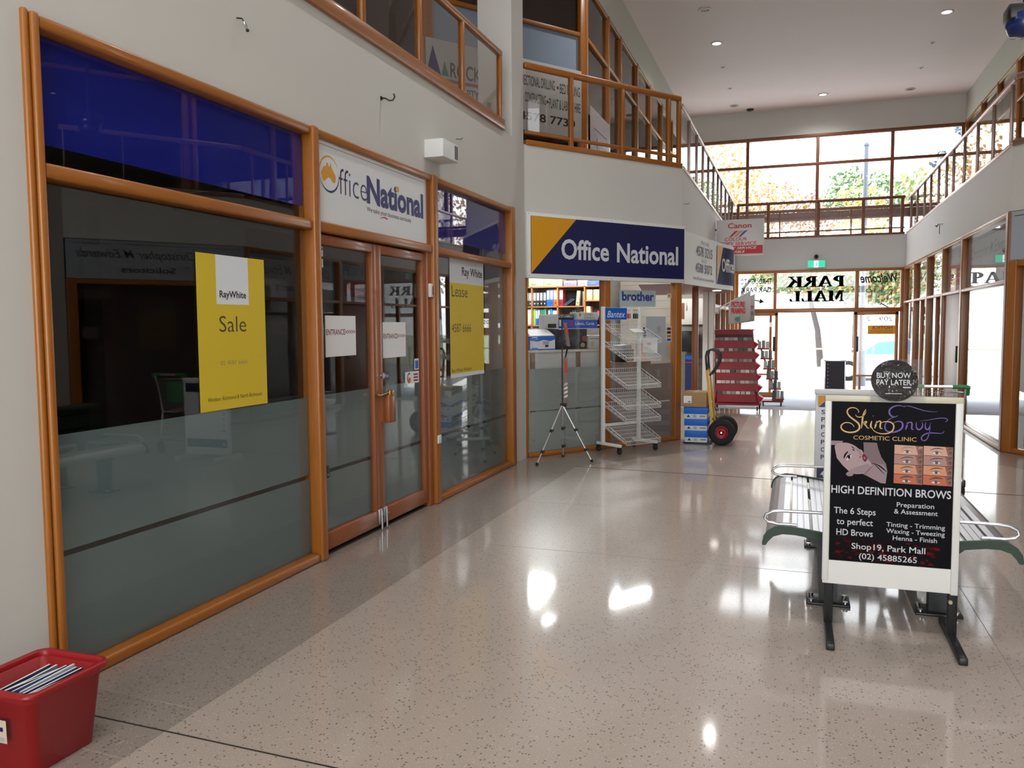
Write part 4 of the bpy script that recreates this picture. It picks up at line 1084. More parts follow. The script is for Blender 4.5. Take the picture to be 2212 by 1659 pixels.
# printed poster
PB = mat('poster_black', '#08070a', 0.45, spec=0.06); b = MB(); n = 0.0135
U0, U1, V0, V1 = 0.166, 0.697, 0.352, 1.127
b.box(U0, U1, V0, V1, 0.012, 0.0132, PB, SB)
PU = lambda px: U0 + (U1 - U0) * px      # 0..1 across
PV = lambda py: V1 - (V1 - V0) * (0.8 * py + 0.017)   # artwork, down the sheet
PT = lambda py: V1 - (V1 - V0) * py      # text lines, 0..1 down the sheet
GL1 = mat('print_gold', '#c9a15f', 0.4); PUR = mat('print_purple', '#5a3a94', 0.4); SILV = mat('print_silver', '#c3c6cc', 0.4)
YM = [lambda py: V1 - (V1 - V0) * (0.74 * py + 0.004)]
def bez(p, k=16):
    o = []
    for j in range(0, len(p) - 1, 3):
        a, c, d, e = p[j:j + 4]
        for i in range(k + (j + 4 >= len(p))):
            t = i / k; q = 1 - t
            o.append((PU(a[0] * q ** 3 + 3 * c[0] * q * q * t + 3 * d[0] * q * t * t + e[0] * t ** 3), YM[0](a[1] * q ** 3 + 3 * c[1] * q * q * t + 3 * d[1] * q * t * t + e[1] * t ** 3)))
    return o
def sw(p, w, m, nn=0.0):
    pts = bez(p); k = len(pts)
    b.ribbon(pts, [w * (0.35 + 0.65 * sin(pi * i / (k - 1))) for i in range(k)], m, SB, n + nn)
K = 0.0075
# "Skin" with swashes (proportions read off the poster)
sw([(.225, .085), (.23, .03), (.12, .03), (.13, .085), (.145, .14), (.23, .15), (.235, .20), (.24, .265), (.09, .27), (.08, .21), (.08, .165), (.165, .15), (.19, .205)], K, GL1)
sw([(.285, .055), (.25, .10), (.26, .17), (.25, .215)], K, GL1); sw([(.20, .10), (.20, .135), (.28, .13), (.285, .07)], K * .6, GL1)
sw([(.255, .175), (.29, .14), (.31, .16), (.27, .178), (.295, .185), (.29, .215), (.315, .212)], K * .9, GL1)
sw([(.335, .15), (.325, .18), (.32, .21), (.345, .212)], K, GL1); b.disc(PU(.345), YM[0](.11), 0.0025, 0.0025, PUR, SB, n)
sw([(.375, .15), (.37, .18), (.365, .195), (.36, .213)], K, GL1); sw([(.365, .18), (.39, .14), (.415, .14), (.405, .18), (.40, .21), (.41, .215), (.425, .21)], K * .9, GL1)
sw([(.34, .212), (.36, .27), (.52, .275), (.515, .19), (.51, .14), (.43, .15), (.41, .165)], K * .8, GL1, .0003)
# "Envy"
sw([(.60, .03), (.55, .0), (.47, .03), (.475, .075), (.48, .11), (.52, .125), (.545, .10)], K, PUR); sw([(.52, .115), (.44, .13), (.42, .22), (.47, .235), (.52, .25), (.60, .22), (.585, .165), (.575, .14), (.535, .145), (.51, .165)], K, PUR)
sw([(.58, .025), (.66, .0), (.72, .075), (.86, .06)], K * .5, PUR)
sw([(.625, .15), (.62, .18), (.615, .20), (.61, .215)], K, PUR); sw([(.615, .18), (.64, .14), (.665, .145), (.66, .18), (.655, .21), (.665, .215), (.675, .21)], K * .9, PUR)
sw([(.695, .15), (.69, .19), (.70, .215), (.72, .21), (.745, .20), (.75, .17), (.74, .15)], K * .9, PUR)
sw([(.77, .15), (.76, .19), (.77, .215), (.79, .205), (.80, .20), (.805, .17), (.81, .15)], K * .9, PUR); sw([(.81, .15), (.80, .22), (.80, .30), (.755, .30), (.72, .29), (.74, .245), (.80, .235), (.87, .23), (.91, .25), (.915, .215)], K * .7, PUR)
sw([(.72, .14), (.82, .13), (.88, .10), (.93, .115), (.95, .125), (.93, .145), (.92, .14)], K * .5, PUR)
b.text('COSMETIC CLINIC', SB, PU(.185), PU(.70), PT(.233), 0.019, GL1, n)
def rounded(pts, k=5):
    o = []; N_ = len(pts)
    for i in range(N_):
        p0, p1, p2, p3 = (pts[(i + j) % N_] for j in (-1, 0, 1, 2))
        for q in range(k):
            t = q / k
            o.append(tuple(0.5 * (2 * p1[c] + (p2[c] - p0[c]) * t + (2 * p0[c] - 5 * p1[c] + 4 * p2[c] - p3[c]) * t * t + (3 * p1[c] - p0[c] - 3 * p2[c] + p3[c]) * t ** 3) for c in (0, 1)))
    return o
def pp(pts, m, nn, soft=False): b.flat([(PU(x), PV(y)) for x, y in (rounded(pts) if soft else pts)], m, SB, n + nn)
YM[0] = PV
# portrait panel: a reclining face, hair, neck and shoulder
SK = mat('print_skin', '#a79193', 0.5, spec=0.08); SKD = mat('print_skin_shade', '#7b696d', 0.5, spec=0.08); SKM = mat('print_skin_mid', '#938085', 0.5, spec=0.08); HAIR = mat('print_hair', '#120e15', 0.5, spec=0.05); LIP = mat('print_lips', '#6b2438', 0.5, spec=0.08); EYE = mat('print_eye', '#cfc9cc', .5, spec=0.08)
pp([(0, .285), (.10, .285), (.09, .305), (.05, .318), (0, .32)], SKM, .0002)
pp([(.27, .29), (.38, .29), (.395, .34), (.42, .40), (.46, .45), (.47, .50), (.46, .585), (.40, .57), (.33, .56), (.24, .525), (.28, .42)], SKD, .0002)
pp([(.33, .56), (.42, .60), (.46, .602), (.472, .50), (.44, .455), (.36, .45), (.27, .52)], SKM, .0003)
pp([(.03, .335), (.06, .305), (.13, .298), (.19, .315), (.235, .343), (.258, .352), (.272, .372), (.292, .388), (.302, .415), (.328, .437), (.342, .472), (.32, .51), (.27, .533), (.20, .538), (.155, .52), (.10, .475), (.05, .42)], SK, .0005, True)
pp([(.20, .49), (.26, .47), (.31, .455), (.335, .478), (.315, .508), (.27, .528), (.20, .533), (.16, .515)], SKM, .0006, True)
pp([(.20, .335), (.232, .347), (.25, .362), (.262, .385), (.248, .395), (.235, .378), (.215, .355)], SKM, .0006, True)
pp([(0, .32), (.03, .335), (.05, .42), (.10, .475), (.155, .52), (.20, .54), (.27, .535), (.23, .555), (.30, .59), (.40, .61), (0, .61)], HAIR, .0007)
pp([(.13, .54), (.16, .52), (.19, .532), (.185, .553), (.15, .558)], SKM, .0009, True)
pp([(.285, .528), (.345, .468), (.352, .474), (.296, .536)], SKD, .0009)
pp([(.105, .418), (.113, .388), (.138, .364), (.146, .368), (.126, .395), (.114, .42)], HAIR, .0008)
pp([(.128, .428), (.14, .402), (.165, .388), (.174, .398), (.162, .42), (.142, .433)], EYE, .0009, True); b.disc(PU(.153), PV(.41), 0.0055, 0.0085, HAIR, SB, n + .0011)
pp([(.122, .435), (.138, .398), (.172, .383), (.166, .392), (.142, .408)], HAIR, .0012)
pp([(.165, .322), (.185, .328), (.202, .348), (.19, .343)], HAIR, .0008); pp([(.175, .345), (.19, .347), (.20, .36), (.187, .358)], HAIR, .0008)
pp([(.236, .405), (.248, .396), (.255, .405), (.243, .413)], SKD, .0008, True)
pp([(.262, .395), (.275, .378), (.29, .388), (.304, .41), (.298, .432), (.282, .44), (.268, .422)], LIP, .0009, True); pp([(.272, .408), (.284, .40), (.291, .414), (.281, .422)], mat('print_lip_light', '#9a6a78', .5, spec=0.08), .0011, True)
sw([(.345, .45), (.42, .46), (.43, .49), (.47, .51)], .006, HAIR, .001); sw([(.36, .455), (.40, .48), (.41, .50), (.45, .53)], .004, HAIR, .001)
# brow close-ups, four rows of two
tones = ['#c9a08c', '#a98379', '#c98f70', '#b96a50']
for r in range(4):
    for c in range(2):
        a0 = .525 + c * .235; a1 = a0 + .23; d0 = .300 + r * .0745; d1 = d0 + .071
        m = mat('brow_skin_%d' % r, tones[r], 0.45, spec=0.1)
        pp([(a0, d0), (a1, d0 + .004), (a1, d1 + .004), (a0, d1)], m, .0002)
        pp([(a0 + .17, d0 + .003), (a1, d0 + .004), (a1, d1 + .003), (a0 + .19, d1)], mat('brow_shade_%d' % r, '#8a6058', .45, spec=0.1), .0003)
        w = .009 if (r == 0 and c == 0) else .005 + .003 * (r == 3)
        bm_ = mat('brow_hair', '#3a2622', .5) if not (r == 0 and c == 0) else mat('brow_faint', '#a9806c', .5)
        sw([(a0 + .05, d0 + .034), (a0 + .08, d0 + .012), (a0 + .12, d0 + .012), (a0 + .155, d0 + .022)], w, bm_, .0005)
        sw([(a0 + .19, d0 + .026), (a0 + .20, d0 + .014), (a0 + .215, d0 + .012), (a1 - .004, d0 + .016)], w, bm_, .0005)
        pp([(a0 + .065, d0 + .05), (a0 + .09, d0 + .038), (a0 + .115, d0 + .038), (a0 + .14, d0 + .052), (a0 + .11, d0 + .06), (a0 + .085, d0 + .06)], mat('print_eye', '#d8d4d6', .4), .0005)
        b.disc(PU(a0 + .103), PV(d0 + .049), 0.0065, 0.0075, mat('iris', '#2c2426', .4), SB, n + .0008)
        sw([(a0 + .06, d0 + .05), (a0 + .085, d0 + .036), (a0 + .12, d0 + .036), (a0 + .145, d0 + .053)], .003, mat('iris', '#2c2426', .4), .0009)
        b.disc(PU(a0 + .21), PV(d0 + .047), 0.006, 0.007, mat('iris', '#2c2426', .4), SB, n + .0008)
b.text('HIGH DEFINITION BROWS', SB, PU(.01), PU(.985), PT(.572), 0.036, SILV, n, 0.012)
for (s_, a, c, y, h) in (('The 6 Steps', .035, .385, .700, .030), ('to perfect', .06, .365, .768, .030), ('HD Brows', .06, .365, .836, .030)): b.text(s_, SB, PU(a), PU(c), PT(y), h, SILV, n + .0006, .008)
for (s_, a, c, y, h) in (('Preparation', .555, .855, .638, .022), ('& Assessment', .535, .885, .680, .022), ('Tinting - Trimming', .475, .945, .763, .021), ('Waxing - Tweezing', .475, .945, .803, .021), ('Henna - Finish', .53, .885, .845, .021)): b.text(s_, SB, PU(a), PU(c), PT(y), h, SILV, n + .0006, .006)
# dark red smoke along the foot of the print
random.seed(3)
for k in range(110):
    x = random.uniform(0, .9); y = random.uniform(.87, .985) - .04 * (random.random() > .7); r = random.uniform(.004, .03)
    pts = [(min(.998, max(0.002, x + r * 1.5 * cos(t_ * pi / 5) * random.uniform(.3, 1))), min(.998, y + r * .5 * sin(t_ * pi / 5) * random.uniform(.5, 1))) for t_ in range(10)]
    b.flat([(PU(x_), PT(y_)) for x_, y_ in pts], mat('smoke_%d' % (k % 3), ('#3a0d12', '#250a0f', '#541217')[k % 3], .6, spec=0.05), SB, n + .0001 + .000003 * k)
b.text('Shop19, Park Mall', SB, PU(.19), PU(.795), PT(.918), 0.028, SILV, n + .0009, .008); b.text('(02) 45885265', SB, PU(.255), PU(.73), PT(.978), 0.027, SILV, n + .0009, .008)
b.build('poster', st)
# pay-later disc leaning on the top edge
dc = thing('round_sign', 'glossy black round buy-now-pay-later card taped on the poster board', 'sign', (0.445, YB - 0.035, 1.11))
DF = Frame((0.436, YB - 0.045, 1.232), (1, 0, 0), (0, 0.36, 1))
b = MB(); b.disc(0, 0, 0.101, 0.101, mat('gloss_black', '#050506', 0.06, spec=0.5, bump=0.7, scale=10), DF, 0.0, k=48)
dk = [(0.101 * cos(2 * pi * i / 48), 0.101 * sin(2 * pi * i / 48)) for i in range(48)]
b = MB(); b.prism(dk, -0.002, 0.0, mat('gloss_black', '#050506', 0.06, spec=0.5, bump=0.7, scale=10), DF)
b.text('BUY NOW', DF, -0.076, 0.07, 0.012, 0.025, SILV, 0.001, .01); b.text('PAY LATER', DF, -0.078, 0.07, -0.022, 0.025, SILV, 0.001, .01)
b.rect(-0.04, 0.03, -0.066, -0.063, SILV, DF, 0.001); b.rect(0.035, 0.07, -0.036, -0.031, SILV, DF, 0.001)
b.build('disc', dc)
b = MB(); b.box(-0.105, 0.13, -0.105, 0.105, -0.007, -0.005, PLAS, DF); b.build('plastic_sleeve', dc)

# ================================================================ BENCH
BX = 0.447; Y0, Y1 = 4.47, 6.04
bn = thing('bench', 'back-to-back aluminium slat bench with dark green ends behind the brow poster', 'bench', (BX, 5.25, 0))
prof = [(0.59, 0.362), (0.575, 0.40), (0.545, 0.428), (0.50, 0.437), (0.465, 0.435), (0.36, 0.424), (0.25, 0.408), (0.14, 0.392)]
def slat(side, pts, th=0.022):
    k = len(pts); P2 = []
    for i, (d, z) in enumerate(pts):
        p0, p1 = pts[max(0, i - 1)], pts[min(k - 1, i + 1)]; dx, dz = p1[0] - p0[0], p1[1] - p0[1]; l = math.hypot(dx, dz)
        nx, nz = -dz / l, dx / l
        if nz < 0 or (abs(nz) < 1e-6 and nx < 0): nx, nz = -nx, -nz
        P2.append((d, z, nx, nz))
    top = [(d, z) for d, z, _, _ in P2]; bot = [(d - nx * th, z - nz * th) for d, z, nx, nz in P2][::-1]
    mb = MB()
    PF = Frame((BX, 0, 0), (side, 0, 0), (0, 0, 1))
    poly = top + bot
    nn = (-Y0, -Y1) if side > 0 else (Y0, Y1)
    mb.prism(poly, nn[0], nn[1], ALU, PF, smooth=False)
    return mb.build('slat', bn)
def ridged(d0, z0, d1, z1, k=3):
    """slat top with shallow lengthwise flutes"""
    o = []
    for i in range(k):
        for t, h in ((0.04, 0.0), (0.10, 0.0035), (0.90, 0.0035), (0.96, 0.0)):
            f = (i + t) / k; o.append((d0 + (d1 - d0) * f, z0 + (z1 - z0) * f + h))
    return o
for s_ in (-1, 1):
    slat(s_, [(0.59, 0.365), (0.583, 0.39), (0.565, 0.413), (0.535, 0.43), (0.50, 0.437), (0.468, 0.437)])
    slat(s_, ridged(0.458, 0.432, 0.362, 0.422)); slat(s_, ridged(0.352, 0.420, 0.256, 0.406)); slat(s_, ridged(0.246, 0.404, 0.150, 0.390))
    for (d0, z0, d1, z1) in ((0.135, 0.47, 0.105, 0.58), (0.10, 0.60, 0.07, 0.71)):
        MB().bar((BX + s_ * (d0 + d1) / 2, Y0, (z0 + z1) / 2), (BX + s_ * (d0 + d1) / 2, Y1, (z0 + z1) / 2), 0.02, 0.115, GREEND, (s_ * (d1 - d0), 0, z1 - z0)).build('back_slat', bn)
    for ye, yo in ((Y0, Y0 - 0.02), (Y1, Y1 + 0.02)):
        EF = Frame((BX, 0, 0), (s_, 0, 0), (0, 0, 1)); nn = (-ye, -yo) if s_ > 0 else (ye, yo)
        topp = [(0.602, 0.352), (0.595, 0.385), (0.575, 0.415), (0.54, 0.438), (0.50, 0.447), (0.46, 0.445), (0.36, 0.434), (0.25, 0.418), (0.02, 0.40)]
        bott = [(0.02, 0.35), (0.25, 0.372), (0.36, 0.392), (0.44, 0.403), (0.50, 0.403), (0.545, 0.388), (0.572, 0.358), (0.582, 0.34), (0.60, 0.338)]
        MB().prism(topp + bott, min(nn), max(nn), GREEND, EF).build('end_casting', bn)
    for ya in (Y0 + 0.05, Y1 - 0.05):
        A = [(0.10, 0.50), (0.20, 0.515), (0.40, 0.513), (0.50, 0.512), (0.55, 0.507), (0.585, 0.49), (0.592, 0.468), (0.575, 0.449), (0.53, 0.44), (0.47, 0.441), (0.43, 0.44)]
        MB().tube([(BX + s_ * d, ya, z) for d, z in A], 0.009, ALU, 8).build('armrest', bn)
    for yp in (4.66, 5.85):
        xp = BX + s_ * 0.265
        mb = MB()
        mb.prism([(-0.045, 0.012), (0.045, 0.012), (0.045, 0.32), (0.16, 0.39), (-0.14, 0.372), (-0.06, 0.30)] if s_ < 0 else [(-0.045, 0.012), (0.045, 0.012), (0.06, 0.30), (0.14, 0.372), (-0.16, 0.39), (-0.045, 0.32)], -yp - 0.04, -yp + 0.04, BLKM, Frame((xp, 0, 0), (1, 0, 0), (0, 0, 1)))
        pd = mb.build('pedestal', bn)
        MB().box(xp - 0.11, xp + 0.11, yp - 0.08, yp + 0.08, 0, 0.014, BLKM, ID, 0.003).build('base_plate', pd)
        bb = MB()
        for dx in (-0.085, 0.085):
            for dy in (-0.055, 0.055): bb.cyl((xp + dx, yp + dy, 0.014), (xp + dx, yp + dy, 0.026), 0.014, STEEL, 6)
        bb.build('anchor_bolts', pd)
for yp in (4.66, 5.85): MB().box(BX - 0.02, BX + 0.02, yp - 0.03, yp + 0.03, 0.33, 0.80, GREEND, ID, 0.006).build('back_post', bn)
MB().box(BX - 0.075, BX + 0.075, Y0, Y1, 0.725, 0.80, GREEND, ID, 0.03, 3).build('back_cap', bn)

# ================================================================ SHOPPING TROLLEY
tr = thing('shopping_trolley', 'wire shopping trolley with green handle ends behind the bench', 'trolley', (1.15, 8.25, 0))
TX0, TX1, TY0, TY1 = 0.92, 1.38, 7.80, 8.66
hd = MB().cyl((TX0 + 0.05, TY0, 0.955), (TX1 - 0.11, TY0, 0.955), 0.014, ALU, 10).build('handle', tr)
for x0, x1 in ((TX0, TX0 + 0.12), (TX1 - 0.12, TX1)):
    mb = MB().cyl((x0, TY0, 0.955), (x1, TY0, 0.955), 0.018, GREENP, 10); xe = x0 if x0 < 1.1 else x1
    mb.tube([(xe, TY0, 0.958), (xe, TY0 + 0.02, 0.93), (xe, TY0 + 0.035, 0.885)], 0.017, GREENP, 8); mb.build('handle_grip', hd)
b = MB()
def tl_(s): # corner points of the tapering basket at level s (0 bottom .. 1 top)
    return [(TX0 + 0.05 - 0.04 * s, TY0 + 0.12 - 0.05 * s, 0.50 + 0.40 * s), (TX1 - 0.05 + 0.04 * s, TY0 + 0.12 - 0.05 * s, 0.50 + 0.40 * s), (TX1 - 0.09 + 0.04 * s, TY1 - 0.06 + 0.06 * s, 0.56 + 0.30 * s), (TX0 + 0.09 - 0.04 * s, TY1 - 0.06 + 0.06 * s, 0.56 + 0.30 * s)]
for k in range(7): b.tube(tl_(k / 6), 0.0045 if k == 6 else 0.0022, CHROME, 5, closed=True)
lo, hi = tl_(0), tl_(1)
for a in range(4):
    c = (a + 1) % 4; nn = 16 if a % 2 else 10
    for i in range(nn + 1):
        f = i / nn
        b.cyl(tuple(lo[a][j] + (lo[c][j] - lo[a][j]) * f for j in range(3)), tuple(hi[a][j] + (hi[c][j] - hi[a][j]) * f for j in range(3)), 0.0018, CHROME, 4)
for i in range(12):
    f = i / 11
    b.cyl(tuple(lo[0][j] + (lo[1][j] - lo[0][j]) * f for j in range(3)), tuple(lo[3][j] + (lo[2][j] - lo[3][j]) * f for j in range(3)), 0.0018, CHROME, 4)
b.build('basket', tr)
MB().box(TX0 + 0.1, TX1 - 0.1, TY0 + 0.10, TY0 + 0.13, 0.62, 0.86, GREENP, ID, 0.01).build('child_seat_flap', tr)
b = MB()
for x in (TX0 + 0.02, TX1 - 0.02):
    b.tube([(x, TY0, 0.95), (x, TY0 + 0.06, 0.80), (x, TY0 + 0.12, 0.50), (x, TY0 + 0.08, 0.25), (x, TY0 + 0.07, 0.16), (x + (0.03 if x < 1.1 else -0.03), TY1 - 0.1, 0.15)], 0.011, CHROME, 8)
    b.tube([(x, TY0 + 0.12, 0.50), (x, TY0 + 0.35, 0.47), (x + (0.04 if x < 1.1 else -0.04), TY1 - 0.1, 0.53)], 0.008, CHROME, 8)
for yy in (TY0 + 0.08, TY1 - 0.1): b.cyl((TX0 + 0.03, yy, 0.16), (TX1 - 0.03, yy, 0.16), 0.009, CHROME, 8)
b.build('chassis', tr)
for (x, y) in ((TX0 + 0.02, TY0 + 0.07), (TX1 - 0.01, TY0 + 0.07), (TX0 + 0.06, TY1 - 0.12), (TX1 - 0.06, TY1 - 0.12)):
    cs_ = MB().box(x - 0.02, x + 0.02, y - 0.03, y + 0.03, 0.09, 0.15, BLKM, ID, 0.006).build('caster', tr)
    MB().lathe([(0.0, -0.015), (0.045, -0.015), (0.058, -0.01), (0.058, 0.01), (0.045, 0.015), (0.0, 0.015)], (x, y + 0.01, 0.058), RUB, 20, (1, 0, 0)).build('wheel', cs_)

# ================================================================ WHITE SERVICES SIGN AND LETTER BOARD BEHIND
wb = thing('pavement_sign', 'tall white services sign with initial letters, half hidden behind the brow poster', 'sign', (0.46, 7.6, 0))
WF_ = Frame((0, 7.6, 0), (1, 0, 0), (0, 0, 1))
MB().box(0.165, 0.765, 0.06, 0.905, -0.05, 0.0, mat('sign_cool_white', '#dfe4ea', 0.35), WF_, 0.004).build('panel', wb)
MB().box(0.158, 0.772, 0.885, 0.93, -0.06, 0.012, WHM, WF_, 0.006).build('top_cap', wb)
for x in (0.2, 0.73): MB().box(x - 0.02, x + 0.02, 0.0, 0.06, -0.25, 0.2, WHM, WF_, 0.004).build('foot', wb)
b = MB()
b.flat([(0.185, 0.775), (0.245, 0.835), (0.245, 0.875), (0.185, 0.875)], GOLD, WF_, 0.001); b.flat([(0.19, 0.775), (0.74, 0.775), (0.74, 0.875), (0.245, 0.875), (0.245, 0.83)], NAVY, WF_, 0.001)
for k, c in enumerate('SPPCPCP'): b.text(c, WF_, 0.215, 0.245, 0.715 - k * 0.066, 0.036, NAVY, 0.001, 0.02)
b.rect(0.185, 0.74, 0.15, 0.245, NAVY, WF_, 0.001); b.text('4', WF_, 0.215, 0.25, 0.165, 0.05, WHITE, 0.0016, 0.02)
b.build('lettering', wb)
lb = thing('letter_board', 'dark grey letter board on a stand behind the brow poster', 'notice board', (0.42, 10.0, 0))
LF_ = Frame((0, 10.0, 0), (1, 0, 0), (0, 0, 1))
MB().box(0.312, 0.525, 0.60, 1.075, -0.02, 0.0, mat('letter_board_felt', '#34323a', 0.8, bump=0.4, scale=80), LF_).build('felt_panel', lb)
b = MB()
for (a, c, d, e) in ((0.305, 0.318, 0.59, 1.085), (0.519, 0.532, 0.59, 1.085), (0.305, 0.532, 1.072, 1.085), (0.305, 0.532, 0.59, 0.603)): b.box(a, c, d, e, -0.025, 0.006, ALU, LF_, 0.002)
b.build('frame', lb)
b = MB()
for k in range(9): b.rect(0.337, 0.35, 1.03 - k * 0.042, 1.042 - k * 0.042, mat('pale_marks', '#8f8d95', 0.6), LF_, 0.002)
b.build('letter_column', lb)
b = MB(); b.cyl((0.42, 10.01, 0.02), (0.42, 10.01, 0.6), 0.015, ALU, 10); b.lathe([(0, 0), (0.16, 0), (0.16, 0.012), (0.03, 0.02), (0, 0.02)], (0.42, 10.01, 0), BLKM, 24); b.build('stand', lb)

# ================================================================ CARTONS AND HAND TRUCK
CBLUE = mat('carton_blue', '#1268cf', 0.55); CWHITE = mat('carton_white', '#d6dde4', 0.6)
for k in range(3):
    z = 0.018 + k * 0.148; dx = (2 - k) * 0.006
    cx0, cx1 = -1.325 + dx, -1.045 + dx * 0.5
    ct = thing('paper_carton', 'blue-lidded paper carton on the hand truck toe plate, %s of the stack' % ('bottom', 'middle', 'top')[k], 'carton', ((cx0 + cx1) / 2, 10.62, z), 0, 'blue-lidded paper cartons')
    MB().box(cx0, cx1, 10.45, 10.83, z, z + 0.144, CWHITE, ID, 0.003).build('body', ct)
    MB().box(cx0 - 0.005, cx1 + 0.005, 10.444, 10.836, z + 0.064, z + 0.147, CBLUE, ID, 0.003).build('lid', ct)
    PFm = Frame((cx0, 10.45, z), (1, 0, 0), (0, 0, 1)); b = MB()
    b.flat([(0.03, 0.022), (0.075, 0.022), (0.052, 0.055)], INK, PFm, 0.001); b.rect(0.11, 0.15, 0.018, 0.055, GREYP, PFm, 0.001); b.rect(0.19, 0.26, 0.03, 0.044, GREY, PFm, 0.001)
    b.build('printing', ct)
ct = thing('cardboard_box', 'brown cardboard box with white label on top of the paper cartons', 'box', (-1.19, 10.62, 0.466))
MB().box(-1.345, -1.05, 10.43, 10.8, 0.466, 0.65, CARD, ID, 0.004).build('body', ct)
PFm = Frame((-1.345, 10.43, 0.466), (1, 0, 0), (0, 0, 1))
b = MB(); b.rect(0.015, 0.115, 0.05, 0.14, PAPER, PFm, 0.001); b.rect(0.07, 0.10, 0.06, 0.075, GREY, PFm, 0.0015); b.build('label', ct)
b = MB(); b.rect(0.12, 0.17, -0.37, 0.0, mat('tape', '#c3ab84', 0.3), Frame((-1.345, 10.43, 0.651), (1, 0, 0), (0, -1, 0)), 0.0) if False else b.box(-1.21, -1.17, 10.428, 10.802, 0.649, 0.652, mat('tape', '#c3ab84', 0.3)); b.build('tape', ct)

ht = thing('hand_truck', 'yellow and black hand truck with fat red-hubbed tyres', 'hand truck', (-0.98, 10.62, 0))
YW = mat('yellow_paint', '#d7a51e', 0.4)
for yy in (10.50, 10.80):
    MB().bar((-0.968, yy, 0.14), (-1.055, yy, 0.93), 0.03, 0.032, YW, (1, 0, 0.1)).build('side_rail', ht)
    MB().tube([(-1.055, yy, 0.92), (-1.07, yy, 1.10), (-1.055, yy, 1.165), (-1.01, yy, 1.185), (-0.945, yy, 1.17), (-0.905, yy, 1.11), (-0.915, yy, 1.03), (-0.97, yy, 0.93), (-1.02, yy, 0.86)], 0.013, BLKM, 8).build('handle_loop', ht)
b = MB()
for z in (0.26, 0.52, 0.78): b.cyl((-0.97 - (z - .14) * .11, 10.49, z), (-0.97 - (z - .14) * .11, 10.81, z), 0.011, BLKM, 8)
b.build('crossbars', ht)
MB().bar((-0.985, 10.65, 0.15), (-1.05, 10.65, 0.9), 0.04, 0.01, WHM, (1, 0, .1)).build('centre_strap', ht)
MB().box(-1.34, -0.99, 10.47, 10.83, 0.002, 0.012, BLKM, ID, 0.003).build('toe_plate', ht)
b = MB(); b.cyl((-0.86, 10.36, 0.162), (-0.86, 10.95, 0.162), 0.011, STEEL, 10)
for yy in (10.49, 10.81): b.bar((-0.86, yy, 0.162), (-0.985, yy, 0.16), 0.02, 0.03, BLKM); b.bar((-0.86, yy, 0.165), (-0.98, yy, 0.33), 0.015, 0.02, BLKM)
b.build('axle', ht)
for yc in (10.415, 10.895):
    wl = MB().lathe([(0.078, -0.035), (0.10, -0.045), (0.135, -0.048), (0.156, -0.036), (0.163, -0.012), (0.163, 0.012), (0.156, 0.036), (0.135, 0.048), (0.10, 0.045), (0.078, 0.035), (0.078, -0.035)], (-0.86, yc, 0.163), RUB, 36, (0, 1, 0)).build('tyre', ht)
    MB().lathe([(0.0, -0.042), (0.02, -0.042), (0.024, -0.02), (0.05, -0.016), (0.07, -0.03), (0.08, -0.036), (0.08, 0.036), (0.05, 0.016), (0.0, 0.03)], (-0.86, yc, 0.163), REDP, 28, (0, 1, 0)).build('hub', wl)

# ================================================================ CARD RACKS
rk = thing('card_rack', 'tall red wheeled card rack near the glazed entrance', 'display rack', (-0.98, 14.8, 0))
def rz(t, a, c): return a + (c - a) * t
zs = [0.16, 0.37, 0.58, 0.79, 1.0, 1.2, 1.41]
for k in range(7):
    z1 = 1.405 - k * 0.186; z0 = z1 - (0.14 if k else 0.09)
    if k == 0: z0 = z1 - 0.085
    t0_, t1_ = (1.41 - z0) / 1.25, (1.41 - z1) / 1.25
    xl = lambda t: -1.375 + 0.075 * t; xr = lambda t: -0.715 + 0.13 * t; yf = lambda t: 14.78 - 0.12 * t
    b = MB()
    b.add([(xl(t0_), yf(t0_), z0), (xr(t0_), yf(t0_), z0), (xr(t1_), yf(t1_), z1), (xl(t1_), yf(t1_), z1), (xl(t0_), yf(t0_) + .02, z0), (xr(t0_), yf(t0_) + .02, z0), (xr(t1_), yf(t1_) + .02, z1), (xl(t1_), yf(t1_) + .02, z1)],
          [(0, 1, 2, 3), (7, 6, 5, 4), (0, 4, 5, 1), (1, 5, 6, 2), (2, 6, 7, 3), (3, 7, 4, 0)], REDM)
    b.build('front_panel', rk)
    if k:
        b = MB()
        b.add([(xr(t1_), yf(t1_) + .02, z1 - .02), (xr(t1_) + .075, yf(t1_) + .06, z1 - 0.07), (xr(t1_) + .075, yf(t1_) + .30, z1 - 0.07), (xr(t1_), yf(t1_) + .34, z1 - .02), (xr(t0_), yf(t0_) + .02, z0), (xr(t0_), yf(t0_) + .34, z0)], [(0, 4, 1), (3, 2, 5), (4, 5, 2, 1), (0, 1, 2, 3)], mat('pink_red', '#b8264a', 0.4))
        b.build('side_pocket', rk)
b = MB()
b.box(-1.38, -0.70, 14.80, 15.12, 1.385, 1.41, mat('rack_top', '#b9b6b5', 0.5)); b.build('top_shelf', rk)
b = MB(); b.add([(-1.36, 14.84, 1.38), (-0.72, 14.84, 1.38), (-0.60, 14.72, 0.15), (-1.30, 14.72, 0.15), (-1.36, 15.1, 1.38), (-0.72, 15.1, 1.38), (-0.60, 15.2, 0.15), (-1.30, 15.2, 0.15)], [(0, 1, 2, 3), (5, 4, 7, 6), (1, 5, 6, 2), (4, 0, 3, 7), (2, 6, 7, 3)], mat('rack_core', '#5a1018', 0.5)); b.build('core', rk)
b = MB(); b.box(-1.40, -0.56, 14.62, 15.18, 0.10, 0.135, REDM, ID, 0.005); b.bar((-0.62, 14.66, 0.12), (-0.70, 14.72, 0.47), 0.03, 0.05, REDM); b.bar((-1.33, 14.66, 0.12), (-1.30, 14.72, 0.47), 0.03, 0.05, REDM); b.build('base', rk)
